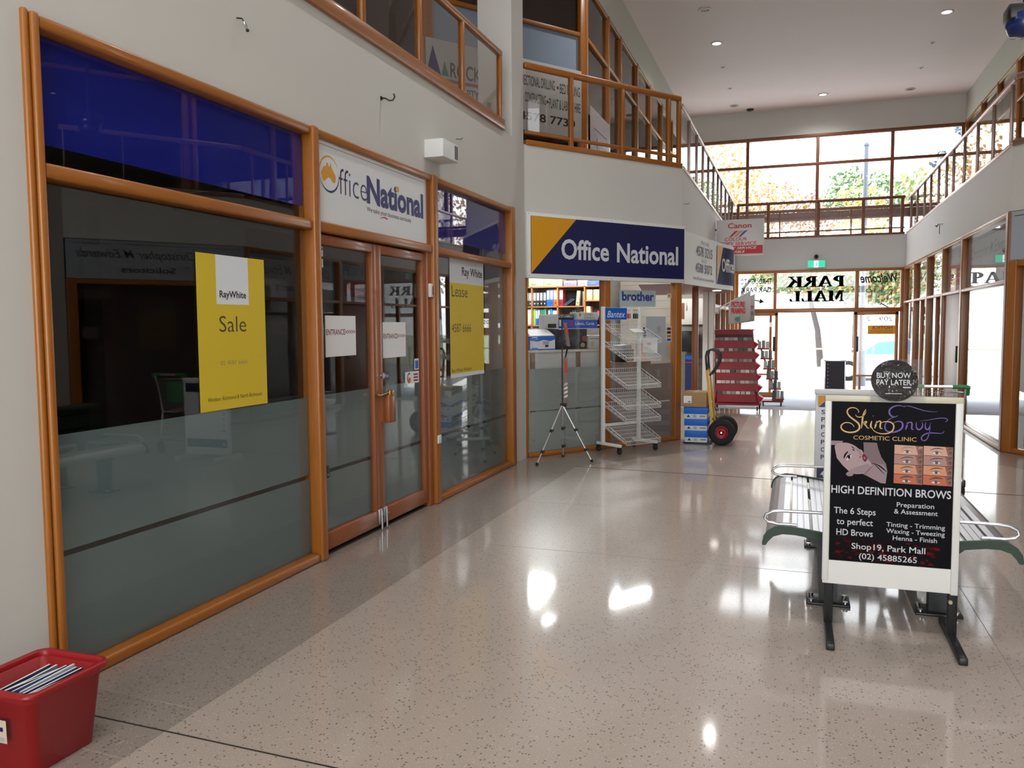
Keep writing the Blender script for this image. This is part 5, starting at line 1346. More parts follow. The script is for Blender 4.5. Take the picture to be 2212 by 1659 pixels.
for (x, y) in ((-0.62, 14.66), (-0.60, 15.08), (-1.33, 14.66), (-1.33, 15.1)):
    cs_ = MB().box(x - 0.015, x + 0.015, y - 0.02, y + 0.02, 0.05, 0.10, STEEL).build('caster', rk)
    MB().lathe([(0, -0.012), (0.042, -0.012), (0.048, 0), (0.042, 0.012), (0, 0.012)], (x, y, 0.048), RUB, 16, (1, 0, 0)).build('wheel', cs_)
# booklets showing in the gaps
random.seed(11)
bk0 = {}
cc = ['#b9b6b0', '#8d8a88', '#d5d2cb', '#6f6a68', '#a7a29a', '#3f4a48']
for k in range(1, 7):
    z = 1.405 - k * 0.186; t_ = (1.41 - z) / 1.25
    x = -1.36 + 0.07 * t_
    while x < -0.76 + 0.11 * t_:
        c = random.randrange(6)
        if c not in bk0:
            bk0[c] = solo(MB().box(-0.035, 0.035, -0.008, 0.008, 0, 0.05, mat('booklet_%d' % c, cc[c], 0.5)), 'booklet', 'small booklet showing in a gap between the panels of the red card rack', 'booklet', 'booklets in the red rack')
            o = bk0[c]
        else: o = dup(bk0[c])
        o.location = (x + 0.035, 14.785 - 0.12 * t_, z + 0.0)
        x += random.choice((0.075, 0.085, 0.078))
# rack beside the sliding door
r2_ = thing('card_rack', 'slim red wheeled rack of grey booklets against the sliding door', 'display rack', (-0.45, 16.4, -0.06))
for k in range(6):
    z = 1.02 - k * 0.19; x = -0.70 + 0.055 * k
    MB().box(x, x + 0.22, 16.2, 16.55, z, z + 0.02, REDM).build('tier', r2_)
    b = MB()
    for j in range(3): b.box(x + 0.01 + j * 0.07, x + 0.072 + j * 0.07, 16.22, 16.25, z + 0.02, z + 0.02 + random.uniform(0.13, 0.16), mat('booklet_%d' % ((j + k) % 6), cc[(j + k) % 6], 0.5))
    b.build('booklets', r2_)
b = MB(); b.bar((-0.70, 16.45, 1.2), (-0.30, 16.45, 0.0), 0.03, 0.03, REDM); b.box(-0.62, -0.22, 16.2, 16.6, 0.02, 0.05, REDM); b.build('frame', r2_)
for (x, y) in ((-0.26, 16.24), (-0.58, 16.24), (-0.26, 16.56)): MB().lathe([(0, -0.012), (0.04, -0.012), (0.045, 0), (0.04, 0.012), (0, 0.012)], (x, y, -0.022), RUB, 14, (1, 0, 0)).build('wheel', r2_)

# ================================================================ FLAGS
CLOTH = mat('flag_cloth', '#c9c6c4', 0.8)
def flag(y, x0, z0, x1, z1, c0, drop, label, txt=True):
    t = thing('flag', label, 'flag', (x0, y, z0))
    MB().tube([(x0, y, z0), (x1, y, z1)], 0.011, WHM, 8).build('pole', t)
    MB().box(-1.42 if y > 15 else -1.285, x0 + 0.03, y - 0.025, y + 0.025, z0 - 0.05, z0 + 0.03, WHM, ID, 0.006).build('bracket', t)
    sl = (z1 - z0) / (x1 - x0); N_ = 10
    xa = x0 + (x1 - x0) * c0; vs = []
    for i in range(N_ + 1):
        x = xa + (x1 - 0.01 - xa) * i / N_; zt = z0 + sl * (x - x0); zb = drop[0] + (drop[1] - drop[0]) * i / N_
        dy = 0.012 * sin(i * 1.1)
        vs += [(x, y + dy, zt), (x, y + dy, zb), (x, y + dy + 0.004, zt), (x, y + dy + 0.004, zb)]
    fs = []
    for i in range(N_):
        a = 4 * i; c = a + 4; fs += [(a, a + 1, c + 1, c), (a + 2, c + 2, c + 3, a + 3), (a + 1, a + 3, c + 3, c + 1)]
    MB().add(vs, fs, CLOTH, True).build('cloth', t)
    FF_ = Frame((0, y - 0.016, 0), (1, 0, 0), (-0.0, 0, 1)); b = MB()
    if txt:
        b.text('PICTURE', FF_, xa + 0.04, x1 - 0.10, 1.785, 0.075, RED, 0, 0.05, 0.05); b.text('FRAMING', FF_, xa + 0.04, x1 - 0.09, 1.675, 0.08, RED, 0, 0.05, 0.05); b.text('HERE', FF_, xa + 0.10, x1 - 0.17, 1.545, 0.07, mat('flag_green', '#1f7a58', 0.6), 0, 0.03)
    else:
        b.text('IT', FF_, x1 - 0.10, x1 - 0.03, 1.76, 0.06, RED, 0, 0.03); b.text('TO', FF_, x1 - 0.11, x1 - 0.03, 1.66, 0.06, mat('flag_green', '#1f7a58', 0.6), 0, 0.03)
    b.build('lettering', t)
flag(13.9, -1.255, 1.745, -0.705, 2.037, 0.36, (1.495, 1.56), 'white picture-framing flag on a slanted pole, nearer of two')
flag(15.25, -1.36, 1.74, -0.70, 2.03, 0.36, (1.50, 1.55), 'white flag hanging just behind the picture-framing flag', False)

# ================================================================ WIRE DISPLAY STAND
wp = FACET.pt(0.957, 0, 0.115)
ws = thing('wire_display_stand', 'white wheeled wire display stand with sloping baskets and blue header', 'display stand', (wp.x, wp.y, 0))
WF2 = Frame((wp.x, wp.y, 0), FD, (0, 0, 1))       # u along the window, v up, n into the hall
for u in (0.03, 0.61):
    MB().box(u - 0.02, u + 0.02, 0.09, 1.715, 0.06, 0.10, WHM, WF2, 0.004).build('upright', ws)
    MB().box(u - 0.018, u + 0.018, 0.085, 0.118, -0.02, 0.39, WHM, WF2, 0.004).build('foot', ws)
    for n_ in (0.0, 0.365):
        cs_ = MB().box(u - 0.02, u + 0.02, 0.05, 0.085, n_ - 0.02, n_ + 0.02, BLKM, WF2, 0.004).build('caster', ws)
        MB().lathe([(0, -0.014), (0.03, -0.014), (0.036, 0), (0.03, 0.014), (0, 0.014)], WF2.pt(u, 0.036, n_), RUB, 16, WF2.u).build('wheel', cs_)
MB().box(0.05, 0.59, 0.30, 0.33, 0.065, 0.09, WHM, WF2, 0.003).build('crossbar', ws)
for zr in (1.50, 1.29, 0.975, 0.735, 0.58, 0.325):
    b = MB(); r = 0.0026
    u0, u1 = 0.045, 0.595; n0, n1 = 0.10, 0.47; zf = zr - 0.165
    L_ = lambda u, f, h=0.0: WF2.pt(u, zr - 0.04 + (zf - zr) * f + h, n0 + (n1 - n0) * f)
    for i in range(18):
        u = u0 + (u1 - u0) * i / 17
        b.tube([L_(u, 0, 0.05), L_(u, 0), L_(u, 1), L_(u, 1, 0.045)], r * 0.8, WHM, 5)
    for f in (0.0, 0.2, 0.4, 0.6, 0.8, 1.0): b.cyl(L_(u0, f, -.003), L_(u1, f, -.003), r, WHM, 5)
    b.cyl(L_(u0, 0, .05), L_(u1, 0, .05), r, WHM, 5); b.cyl(L_(u0, 1, .045), L_(u1, 1, .045), r * 1.3, WHM, 5)
    for u in (u0, u1):
        b.tube([L_(u, 0, 0.06), L_(u, 1, 0.045)], r * 1.4, WHM, 5); b.tube([L_(u, 0, 0.02), L_(u, 1, 0.015)], r, WHM, 5)
        for i in range(1, 6): b.cyl(L_(u, i / 6), L_(u, i / 6, .05), r * 0.8, WHM, 4)
    b.build('wire_basket', ws)
hd = MB().box(0.05, 0.60, 1.56, 1.705, 0.078, 0.09, WHITE, WF2, 0.002).build('header', ws)
b = MB(); b.rect(0.055, 0.40, 1.563, 1.702, BLUE, WF2, 0.0905)
b.text('Bantex', WF2, 0.085, 0.37, 1.59, 0.075, WHITE, 0.091, 0.0, 0.3)
for k, c in enumerate(('#c4201f', '#e06a1c', '#e9e9e6', '#23272b', '#1d2a28', '#1c6a43')):
    u = 0.405 + k * 0.031; m = mat('binder_print_%d' % k, c, 0.5)
    b.rect(u, u + 0.028, 1.575, 1.68, m, WF2, 0.0905); b.rect(u + 0.003, u + 0.024, 1.635, 1.675, PAPER, WF2, 0.0908)
b.build('header_print', ws)
b = MB()
vs = [WF2.pt(u, z, n) for u, z, n in ((0.625, 1.345, 0.12), (0.865, 1.34, 0.14), (0.63, 1.165, 0.13), (0.85, 1.15, 0.15))]
nt_ = WF2.n * 0.002
b.add(vs + [p + nt_ for p in vs], [(0, 2, 3, 1), (4, 5, 7, 6), (0, 1, 5, 4), (2, 6, 7, 3)], PAPER)
NF = Frame(vs[2] + nt_ * 1.5, vs[3] - vs[2], (0, 0, 1)); [b.rect(0.06, 0.12, 0.10 + q_ * 0.012, 0.106 + q_ * 0.012, mat('pink_print', '#c99aa0', 0.6), NF, 0.001) for q_ in range(3)]
solo(b, 'price_note', 'white paper note clipped to the right post of the wire stand', 'note')
b = MB(); vs = [WF2.pt(u, z, n) for u, z, n in ((0.38, 1.45, 0.15), (0.55, 1.45, 0.15), (0.36, 1.41, 0.26), (0.53, 1.41, 0.26))]
b.add(vs + [p + Vector((0, 0, .003)) for p in vs], [(0, 2, 3, 1), (4, 5, 7, 6), (0, 1, 5, 4), (2, 6, 7, 3), (0, 4, 6, 2), (1, 3, 7, 5)], PAPER)
solo(b, 'paper_sheet', 'white paper lying in the top basket of the wire stand', 'paper')

# ================================================================ TRIPOD WITH BANNER BAG
AP = Vector((-2.43, 8.70, 0.63))
tp = thing('tripod', 'grey tripod with black rod and strapped banner bag outside the stationery window', 'tripod', (AP.x, AP.y, 0))
for ft in ((-2.618, 8.356), (-2.105, 8.731), (-2.50, 8.98)):
    f = Vector((ft[0], ft[1], 0.012)); mid = AP.lerp(f, 0.45)
    lg = MB().tube([tuple(AP), tuple(mid)], 0.011, ALU, 8).tube([tuple(mid), tuple(f)], 0.008, ALU, 8).build('leg', tp)
    MB().lathe([(0, -0.012), (0.014, -0.01), (0.016, 0.0), (0.012, 0.016), (0, 0.018)], tuple(f), RUB, 12).build('foot', lg)
    q_ = AP.lerp(f, 0.80); b = MB()
    for pq in (mid, q_): b.lathe([(0, -0.018), (0.016, -0.016), (0.016, 0.016), (0, 0.018)], tuple(pq), BLACK, 10, tuple(f - AP)); b.box(pq.x - 0.006, pq.x + 0.03, pq.y - 0.01, pq.y + 0.01, pq.z - 0.006, pq.z + 0.014, BLACK)
    b.build('leg_clamp', lg)
MB().cyl((AP.x, AP.y, 0.60), (AP.x, AP.y, 1.57), 0.007, BLKM, 8).cyl((AP.x - 0.02, AP.y, 0.625), (AP.x + 0.05, AP.y, 0.625), 0.018, BLACK, 10).build('rod', tp)
BAGC = mat('bag_grey', '#8f7672', 0.7, var=0.15, scale=10)
TF = Frame((AP.x, AP.y, 0), FD, (0, 0, 1)); b = MB()
b.box(0.012, 0.06, 0.64, 1.15, 0.0, 0.02, BAGC, TF, 0.006); b.build('banner_bag', tp)
b = MB(); b.box(0.014, 0.058, 0.98, 1.10, 0.0, 0.0215, mat('bag_red', '#c4524c', 0.6), TF, 0.004)
for z in (0.70, 0.745, 0.79, 0.835): b.prism([(0.013, z), (0.059, z + 0.015), (0.059, z + 0.04), (0.013, z + 0.025)], 0.0, 0.022, PAPER if z < .83 else mat('bag_band', '#cfc9c4', .5), TF)
b.build('printed_bands', tp)
UFm = Frame((AP.x, AP.y, 1.25), FD, (0.12, -0.1, -1)); 
b = MB(); b.prism([(0.012, 1.53), (0.05, 1.53), (0.10, 1.27), (0.06, 1.27)], 0.0, 0.018, BAGC, TF); b.prism([(0.024, 1.48), (0.062, 1.48), (0.078, 1.40), (0.040, 1.40)], -0.001, 0.0195, mat('bag_red', '#c4524c', 0.6), TF); b.build('upper_bag', tp)
MB().bar(TF.pt(0.035, 1.14, 0.01), TF.pt(0.075, 1.28, 0.01), 0.012, 0.012, BLKM).build('bag_strap', tp)

# ================================================================ STATIONERY SHOP INSIDE
co = thing('shop_counter', 'pale grey shop counter behind the angled window', 'counter', tuple(FACET.pt(0.68, 0, -0.35)))
MB().box(0.03, 1.33, 0.0, 1.185, -0.55, -0.13, mat('counter_grey', '#c3c6c2', 0.6), FACET).build('body', co)
MB().box(0.02, 1.34, 1.185, 1.21, -0.57, -0.11, mat('counter_top', '#cfc8bd', 0.45), FACET, 0.004).build('counter_top', co)
MB().box(0.6, 1.70, 1.0, 1.46, -0.9, -0.555, mat('counter_grey', '#c3c6c2', 0.6), FACET).build('rear_shelf', co)
for u in (0.19, 0.87, 1.3): MB().box(u - 0.03, u + 0.03, 0, 1.185, -0.135, -0.115, WOODK, FACET).build('stile', co)
def onc(name, u0, u1, v0, v1, n0, n1, m, label, cat, deco=None):
    t = thing(name, label, cat, tuple(FACET.pt((u0 + u1) / 2, v0, (n0 + n1) / 2)))
    MB().box(u0, u1, v0, v1, n0, n1, m, FACET, 0.004).build('body', t)
    if deco:
        b = MB(); deco(b); b.build('printing', t)
    return t
def d1(b):
    b.rect(0.25, 0.62, 1.225, 1.345, mat('print_pale', '#dfe3ea', .5), FACET, -0.248); b.ribbon([(0.25, 1.34), (0.35, 1.325), (0.45, 1.345), (0.55, 1.33), (0.62, 1.35)], 0.03, CBLUE, FACET, -0.2475)
    b.box(0.44, 0.53, 1.275, 1.315, -0.248, -0.246, GREYP, FACET); b.box(0.47, 0.52, 1.245, 1.27, -0.248, -0.246, INK, FACET); b.rect(0.27, 0.36, 1.225, 1.24, CBLUE, FACET, -0.2472); b.rect(0.28, 0.35, 1.355, 1.365, PAPER, FACET, -0.2475)
onc('printer_box', 0.245, 0.625, 1.212, 1.375, -0.52, -0.25, CBLUE, 'blue and white printer carton at the left end of the counter', 'box', d1)
b = MB(); b.add([FACET.pt(*p) for p in ((0.26, 1.382, -0.26), (0.62, 1.382, -0.26), (0.63, 1.454, -0.42), (0.30, 1.454, -0.42))] + [FACET.pt(*p) for p in ((0.26, 1.378, -0.26), (0.62, 1.378, -0.26), (0.63, 1.45, -0.42), (0.30, 1.45, -0.42))], [(0, 1, 2, 3), (7, 6, 5, 4), (0, 4, 5, 1), (1, 5, 6, 2), (2, 6, 7, 3), (3, 7, 4, 0)], PAPER)
solo(b, 'leaflet', 'white leaflet propped on the blue printer carton', 'leaflet')
def d2(b):
    random.seed(5)
    for c, u, v, r in (('#2c3350', .78, 1.37, .05), ('#3a4668', .80, 1.33, .035), ('#7a4a4c', 1.08, 1.34, .045), ('#b39a78', 1.05, 1.26, .035), ('#4a5a80', .78, 1.28, .02), ('#33363f', .93, 1.32, .08), ('#3d3f58', 1.02, 1.39, .03)):
        b.disc(u, v, r, r * .8, mat('print' + c, c, .4), FACET, -0.247, k=18)
    b.rect(.68, .74, 1.45, 1.455, PAPER, FACET, -0.247)
onc('printed_box', 0.655, 1.12, 1.212, 1.458, -0.5, -0.25, mat('box_black', '#15151b', 0.35), 'large black printed box in the middle of the counter', 'box', d2)
def d3(b): b.rect(1.14, 1.32, 1.33, 1.34, GREY, FACET, -0.229); b.rect(1.17, 1.21, 1.24, 1.30, GREYP, FACET, -0.229)
onc('storage_box', 1.14, 1.335, 1.212, 1.375, -0.5, -0.23, mat('box_pale', '#b9c0bd', 0.3), 'pale grey plastic box at the right end of the counter', 'box', d3)
def d4(b): b.rect(0.73, 0.86, 1.47, 1.52, BLACK, FACET, -0.528)
onc('label_printer', 0.69, 0.90, 1.462, 1.63, -0.66, -0.53, WHM, 'white desk machine standing behind the black printed box', 'machine', d4)
def d5(b):
    b.text('Labels, Cards', FACET, 1.28, 1.60, 1.505, 0.035, PAPER, -0.668, 0.006); b.flat([(1.18, 1.50), (1.25, 1.50), (1.215, 1.56)], RED, FACET, -0.668); b.rect(1.02, 1.05, 1.49, 1.57, PAPER, FACET, -0.668); b.rect(1.06, 1.075, 1.49, 1.57, PAPER, FACET, -0.668)
onc('label_display', 0.91, 1.66, 1.462, 1.57, -0.85, -0.67, mat('display_blue', '#1b55c8', 0.45), 'blue labels display strip behind the counter', 'display', d5)
def d6(b):
    b.text('Dividers', FACET, 1.44, 1.60, 1.625, 0.03, GREY, -0.678, 0.006); b.text('& Indices', FACET, 1.44, 1.62, 1.585, 0.03, GREY, -0.678, 0.006); b.disc(1.37, 1.635, 0.022, 0.022, mat('ochre', '#8a6a1c', .5), FACET, -0.678)
onc('divider_display', 1.33, 1.68, 1.571, 1.665, -0.84, -0.68, mat('display_grey', '#c4c8c2', 0.5), 'grey dividers and indices sign on the blue display strip', 'display', d6)
def d7(b): b.text('REMACO LABELS', FACET, 0.93, 1.26, 1.60, 0.03, PAPER, -0.698, 0.01)
onc('label_sign', 0.91, 1.28, 1.571, 1.64, -0.84, -0.70, BLACK, 'black label-brand sign board left of the grey dividers sign', 'sign', d7)
onc('cash_drawer', 0.05, 0.235, 1.212, 1.36, -0.5, -0.26, mat('till_grey', '#b6bcc2', 0.4), 'small grey till unit at the far left of the counter', 'machine')

SY = 14.5
def zx(x): return SY * (-0.3276 + (x / 6.144 - 13) * 5.90e-4)
sf = thing('shelf_unit', 'brown timber shelf unit of binders at the back of the stationery shop', 'shelf', (zx(600), SY, 0))
XA, XB = zx(60), zx(1125)
MB().box(XA, XB, SY + 0.34, SY + 0.36, 0, 2.6, mat('shelf_back', '#3a2a20', 0.7)).build('back_panel', sf)
for x in (60, 170, 525, 888, 1118): MB().box(zx(x) - 0.012, zx(x) + 0.012, SY - 0.02, SY + 0.34, 0, 2.205, SHELF).build('upright', sf)
for z, a, c in ((2.19, 60, 1118), (1.83, 60, 888), (1.93, 888, 1118), (1.49, 60, 1118), (1.15, 60, 1118)): MB().box(zx(a), zx(c), SY - 0.02, SY + 0.34, z, z + 0.02, SHELF).build('shelf_board', sf)
def binder(x0, x1, z, h, c, label, spine=True, lean=0.0, grp='binders on the back shelves', hole=True):
    a, c_ = zx(x0), zx(x1); wdt = c_ - a
    b = MB(); m = mat('binder' + c, c, 0.45)
    PFs = Frame((a + wdt / 2, SY + 0.02, z), (cos(lean), 0, -sin(lean)), (sin(lean), 0, cos(lean)))
    b.box(-wdt / 2, wdt / 2, 0, h, -0.28, 0, m, PFs, 0.002)
    if spine:
        b.rect(-wdt * .38, wdt * .38, h * .42, h * .93, PAPER, PFs, 0.001)
    if hole: b.disc(0, h * .2, wdt * .18, wdt * .18, PAPER if c in ('#23252a',) else INK, PFs, 0.0015, k=12)
    solo(b, 'binder', label, 'binder', grp, base=(a + wdt / 2, SY + 0.15, z))
z1, z2, z3 = 1.851, 1.511, 2.211
for i, (a, c) in enumerate(((80, 118), (122, 160), (182, 222), (228, 268), (275, 315), (322, 362))):
    binder(a, c, z1, 0.262, '#23252a', 'black lever arch file with white spine label on the upper binder shelf', grp='black lever arch files')
binder(368, 412, z1, 0.30, '#1d62c4', 'blue lever arch file on the upper shelf, left of a blue pair', grp='blue lever arch files'); binder(415, 458, z1, 0.30, '#1d62c4', 'blue lever arch file on the upper shelf, beside the orange file', grp='blue lever arch files')
binder(462, 515, z1, 0.30, '#e8661c', 'orange lever arch file on the upper binder shelf'); binder(540, 593, z1, 0.30, '#8a1f2c', 'dark red lever arch file on the upper binder shelf')
for (x, l, c, lab) in ((640, 0.95, '#2b3a68', 'navy folder slumped sideways on the upper shelf'), (665, 1.0, '#3c4452', 'grey folder slumped over the navy folder on the upper shelf')):
    b = MB(); PFs = Frame((zx(x) - 0.06, SY + 0.02, z1 + 0.012), (cos(l), 0, -sin(l)), (sin(l), 0, cos(l)))
    b.box(-0.008, 0.008, 0.0, 0.2, -0.25, 0, mat('binder' + c, c, 0.45), PFs); b.mb = None
    solo(b, 'folder', lab, 'folder')
binder(762, 806, z1 + .005, 0.27, '#b3a98c', 'beige lever arch file leaning near the end of the upper shelf', spine=False, lean=0.1); binder(856, 876, z1, 0.26, '#9a8f76', 'slim tan file at the end of the upper shelf', spine=False, hole=False)
for (a, c, lab) in ((905, 985, 'kraft box file in the high right cubby, left of a pair'), (998, 1080, 'kraft box file in the high right cubby, right of a pair')):
    solo(MB().box(zx(a), zx(c), SY + .02, SY + .28, 1.951, 2.14, BEIGE, ID, 0.003), 'box_file', lab, 'box file', 'kraft box files')
for (a, c, col, lab) in ((82, 122, '#cfd4d6', 'white binder at the left end of the lower shelf'), (123, 158, '#cfd4d6', 'white binder second from the left on the lower shelf'), (184, 214, '#7fc22c', 'lime green binder on the lower shelf'), (217, 245, '#2a53b5', 'blue binder beside the lime green binder'), (248, 275, '#2a53b5', 'blue binder beside the dark green binders'),
                         (280, 303, '#2f7a4e', 'dark green binder beside the blue pair'), (306, 330, '#2f7a4e', 'middle dark green binder on the lower shelf'), (333, 360, '#4f8a66', 'paler green binder on the lower shelf'), (366, 386, '#23252a', 'slim black binder on the lower shelf'), (390, 412, '#5a5f66', 'grey binder with white label on the lower shelf'), (416, 440, '#1596a8', 'teal binder on the lower shelf'), (444, 514, '#2c62b8', 'wide blue carton file at the end of the lower left shelf')):
    binder(a, c, z2, 0.272 + 0.01 * ((a // 7) % 3), col, lab, spine=col in ('#5a5f66', '#2c62b8', '#2a53b5'), hole=False)
for (x, l, c, lab) in ((725, 0.3, '#2a2a2c', 'black folder leaning in the lower middle cubby'), (752, 0.32, '#3a3a3d', 'charcoal folder leaning beside the black one'), (1022, 0.5, '#c4202e', 'red folder leaning in the lower right cubby, first'), (1042, 0.5, '#d43a46', 'red folder leaning in the lower right cubby, second'), (1062, 0.5, '#3553a8', 'blue folder leaning beside the red folders')):
    b = MB(); PFs = Frame((zx(x) - 0.07, SY + 0.02, z2 + 0.012), (cos(l), 0, -sin(l)), (sin(l), 0, cos(l))); b.box(-0.012, 0.012, 0.0, 0.26, -0.25, 0, mat('binder' + c, c, 0.45), PFs)
    solo(b, 'folder', lab, 'folder')
binder(902, 955, z2, 0.33, '#cdbb8e', 'cream box file in the lower right cubby', spine=False); binder(818, 873, z2, 0.24, '#2c302f', 'black magazine bin in the lower middle cubby', spine=False, hole=False)
for (a, c, h, col, lab) in ((125, 330, 0.17, '#cbbb92', 'long beige carton on top of the shelf unit at the left'), (335, 585, 0.17, '#c4b48c', 'long beige carton on top of the shelf unit near the middle'), (600, 778, 0.1, '#8d8098', 'mauve carton on top of the shelf unit'), (792, 918, 0.1, '#d5d8d6', 'white carton on top of the shelf unit'), (925, 1072, 0.09, '#4a66c0', 'blue carton on top of the shelf unit')):
    b = MB(); b.box(zx(a), zx(c), SY + .01, SY + .3, z3, z3 + h, mat('carton' + col, col, 0.6), ID, 0.003)
    PFs = Frame((zx(a), SY + .01, z3), (1, 0, 0), (0, 0, 1)); b.rect(0.05, 0.14, 0.03, 0.05, GREY, PFs, 0.001)
    solo(b, 'carton', lab, 'carton')
# on and behind the right-hand pane
b = MB(); b.box(1.482, 2.10, 1.728, 1.93, -0.06, -0.056, mat('brother_panel', '#c3d5d8', 0.4), FACET); b.text('brother', FACET, 1.52, 2.07, 1.803, 0.105, mat('brother_blue', '#1c3f9e', 0.4), -0.055, 0.03)
solo(b, 'window_sign', 'pale window sign with rounded blue lettering above the wire stand', 'sign')
b = MB(); b.box(1.93, 2.276, 1.06, 1.603, -0.052, -0.05, mat('sheet_blue_white', '#c5cdd4', 0.5), FACET)
for k in range(6): b.rect(2.12, 2.19, 1.40 + k * 0.014, 1.404 + k * 0.014, GREY, FACET, -0.0495)
solo(b, 'window_sheet', 'large pale sheet taped inside the right shop window', 'sheet')
b = MB(); b.box(1.90, 2.02, 1.20, 1.47, -0.075, -0.073, NAVY, FACET); b.disc(1.95, 1.44, 0.03, 0.02, PAPER, FACET, -0.072); b.rect(1.905, 2.015, 1.22, 1.27, BLUE, FACET, -0.072)
solo(b, 'window_sheet', 'navy leaflet half behind the pale window sheet', 'leaflet')
b = MB(); b.box(2.30, 2.375, 1.84, 1.90, -0.05, -0.048, PAPER, FACET); b.disc(2.337, 1.87, 0.022, 0.022, YEL, FACET, -0.0475)
solo(b, 'window_sticker', 'small sticker with a yellow square dot at the top right of the shop window', 'sticker')
b = MB(); b.box(2.29, 2.38, 1.28, 1.48, -0.05, -0.048, PAPER, FACET)
for k, c in enumerate((BLUE, ORNG, INK, MAROON)): b.rect(2.30, 2.37, 1.29 + k * 0.047, 1.32 + k * 0.047, c, FACET, -0.0475)
solo(b, 'window_sticker', 'strip of card-payment stickers low on the right shop window post', 'sticker')
b = MB(); b.box(2.05, 2.30, 1.021, 1.25, -0.36, -0.345, PINK, FACET); solo(b, 'pink_panel', 'salmon pink panel behind the pale window sheet', 'panel')
b = MB(); b.box(1.81, 2.04, 1.02, 1.19, -0.6, -0.37, BLACK, FACET, 0.02); b.box(1.83, 2.02, 1.18, 1.24, -0.58, -0.4, mat('machine_grey', '#55585c', 0.4), FACET, 0.01)
solo(b, 'office_machine', 'dark office machine behind the wire stand inside the window', 'machine')
solo(MB().box(1.80, 2.30, 0.0, 1.02, -0.65, -0.34, mat('bench_brown', '#8d7465', 0.6), FACET), 'display_plinth', 'brown display plinth inside the right shop window', 'plinth')
# inner slat wall with framed logo and black pen racks, seen through the doorway
sl_ = thing('slat_wall', 'pale slatted display wall inside the stationery shop doorway', 'display wall', (-2.4, 15.6, 0))
MB().box(-3.2, -1.62, 15.6, 15.64, 0, 3.0, mat('slat_cream', '#8d857b', 0.6)).build('panel', sl_)
b = MB()
for k in range(18): b.box(-3.2, -1.62, 15.597, 15.602, 0.3 + k * 0.15, 0.308 + k * 0.15, GREY)
b.build('grooves', sl_)
QF = Frame((0, 15.55, 0), (1, 0, 0), (0, 0, 1))
b = MB(); b.box(-2.05, -1.64, 1.50, 1.98, -0.03, 0, mat('quartet_white', '#d5d0ca', 0.5), QF); b.text('Qua', QF, -1.95, -1.76, 1.76, 0.14, INK, 0.002, 0.01, 0.35); b.rect(-2.04, -1.98, 1.6, 1.9, mat('logo_brown', '#7a4a34', .5), QF, 0.002)
solo(b, 'wall_sign', 'white sign with black italic lettering on the slatted wall', 'sign')
solo(MB().box(-2.0, -1.72, 15.35, 15.55, 1.0, 1.38, BLACK, ID, 0.01), 'pen_rack', 'black display rack below the white italic sign', 'rack')
b = MB(); b.box(-1.93, -1.70, 15.30, 15.33, 0.05, 0.95, mat('banner_navy', '#23285f', 0.5)); b.rect(-1.92, -1.71, 0.86, 0.93, BLUE, Frame((0, 15.3, 0), (1, 0, 0), (0, 0, 1)), 0.001); b.rect(-1.92, -1.78, 0.80, 0.81, mat('hot_pink', '#d8507a', .5), Frame((0, 15.3, 0), (1, 0, 0), (0, 0, 1)), 0.001)
solo(b, 'banner', 'navy and blue floor banner in the shop doorway', 'banner')

# ================================================================ OUTSIDE
random.seed(21)
def leaves(mb, c, r, n, cols, size):
    for i in range(n):
        while True:
            p = Vector((random.uniform(-1, 1), random.uniform(-1, 1), random.uniform(-1, 1)))
            if 0.25 < p.length < 1: break
        q_ = Vector((c[0] + p.x * r[0], c[1] + p.y * r[1], c[2] + p.z * r[2]))
        a = Vector((random.gauss(0, 1), random.gauss(0, 1), random.gauss(0, 1))).normalized(); d = a.orthogonal().normalized(); e = a.cross(d)
        s = size * random.uniform(0.6, 1.4)
        mb.add([q_ + d * s, q_ + e * s * .6, q_ - d * s, q_ - e * s * .6], [(0, 1, 2, 3)], random.choice(cols))
LV = lambda n, h: mat('leaf_' + n, h, 0.7)
G1, G2, Y1_, O1, R1_, B1_ = LV('green', '#4f6e4a'), LV('pale_green', '#76915f'), LV('yellow', '#b09a62'), LV('orange', '#a87c52'), LV('russet', '#8a5f56'), LV('blue_green', '#4b5f6c')
BARK = mat('bark', '#544c4e', 0.9, var=0.2, scale=6)
def tree(x, y, zb, trunk, blobs, cols, label, n=1500, size=0.16):
    t = thing('tree', label, 'tree', (x, y, zb))
    b = MB()
    for pts, r in trunk: b.tube([(x + p[0], y + p[1], zb + p[2]) for p in pts], r, BARK, 8)
    b.build('trunk', t)
    b = MB(); tot = sum(q_[1][0] * q_[1][2] for q_ in blobs)
    for c, r in blobs: leaves(b, (x + c[0], y + c[1], zb + c[2]), r, int(n * r[0] * r[2] / tot), cols, size)
    b.build('foliage', t)
tree(1.0, 38.0, -0.36, [([(0, 0, 0), (-0.15, 0, 1.6), (-0.5, 0, 3.0), (-0.9, 0, 4.5)], [.15, .12, .1, .05]), ([(-0.45, 0, 2.8), (0.6, 0, 3.2), (2.0, 0, 2.9), (3.0, 0, 2.3)], [.09, .07, .05, .02])],
     [((0.6, 0, 3.9), (2.7, 2.0, 1.2)), ((3.0, 0, 3.9), (1.8, 1.6, 1.3)), ((-1.4, .5, 4.2), (1.8, 1.5, 1.0)), ((2.2, -.5, 3.3), (1.6, 1.2, .7))], [G1, G2, G2, Y1_, O1], 'leaning tree with green and orange leaves behind the reversed mall name', 9000, 0.10)
tree(-4.6, 45, -0.36, [([(0, 0, 0), (.1, 0, 4), (0, 0, 8)], [.3, .2, .08])], [((0, 0, 8.5), (2.6, 2, 3.8)), ((2.2, 0, 8), (1.6, 1.5, 2.0))], [Y1_, O1, Y1_], 'tall yellow-leaved tree at the left of the high window', 3000, 0.11)
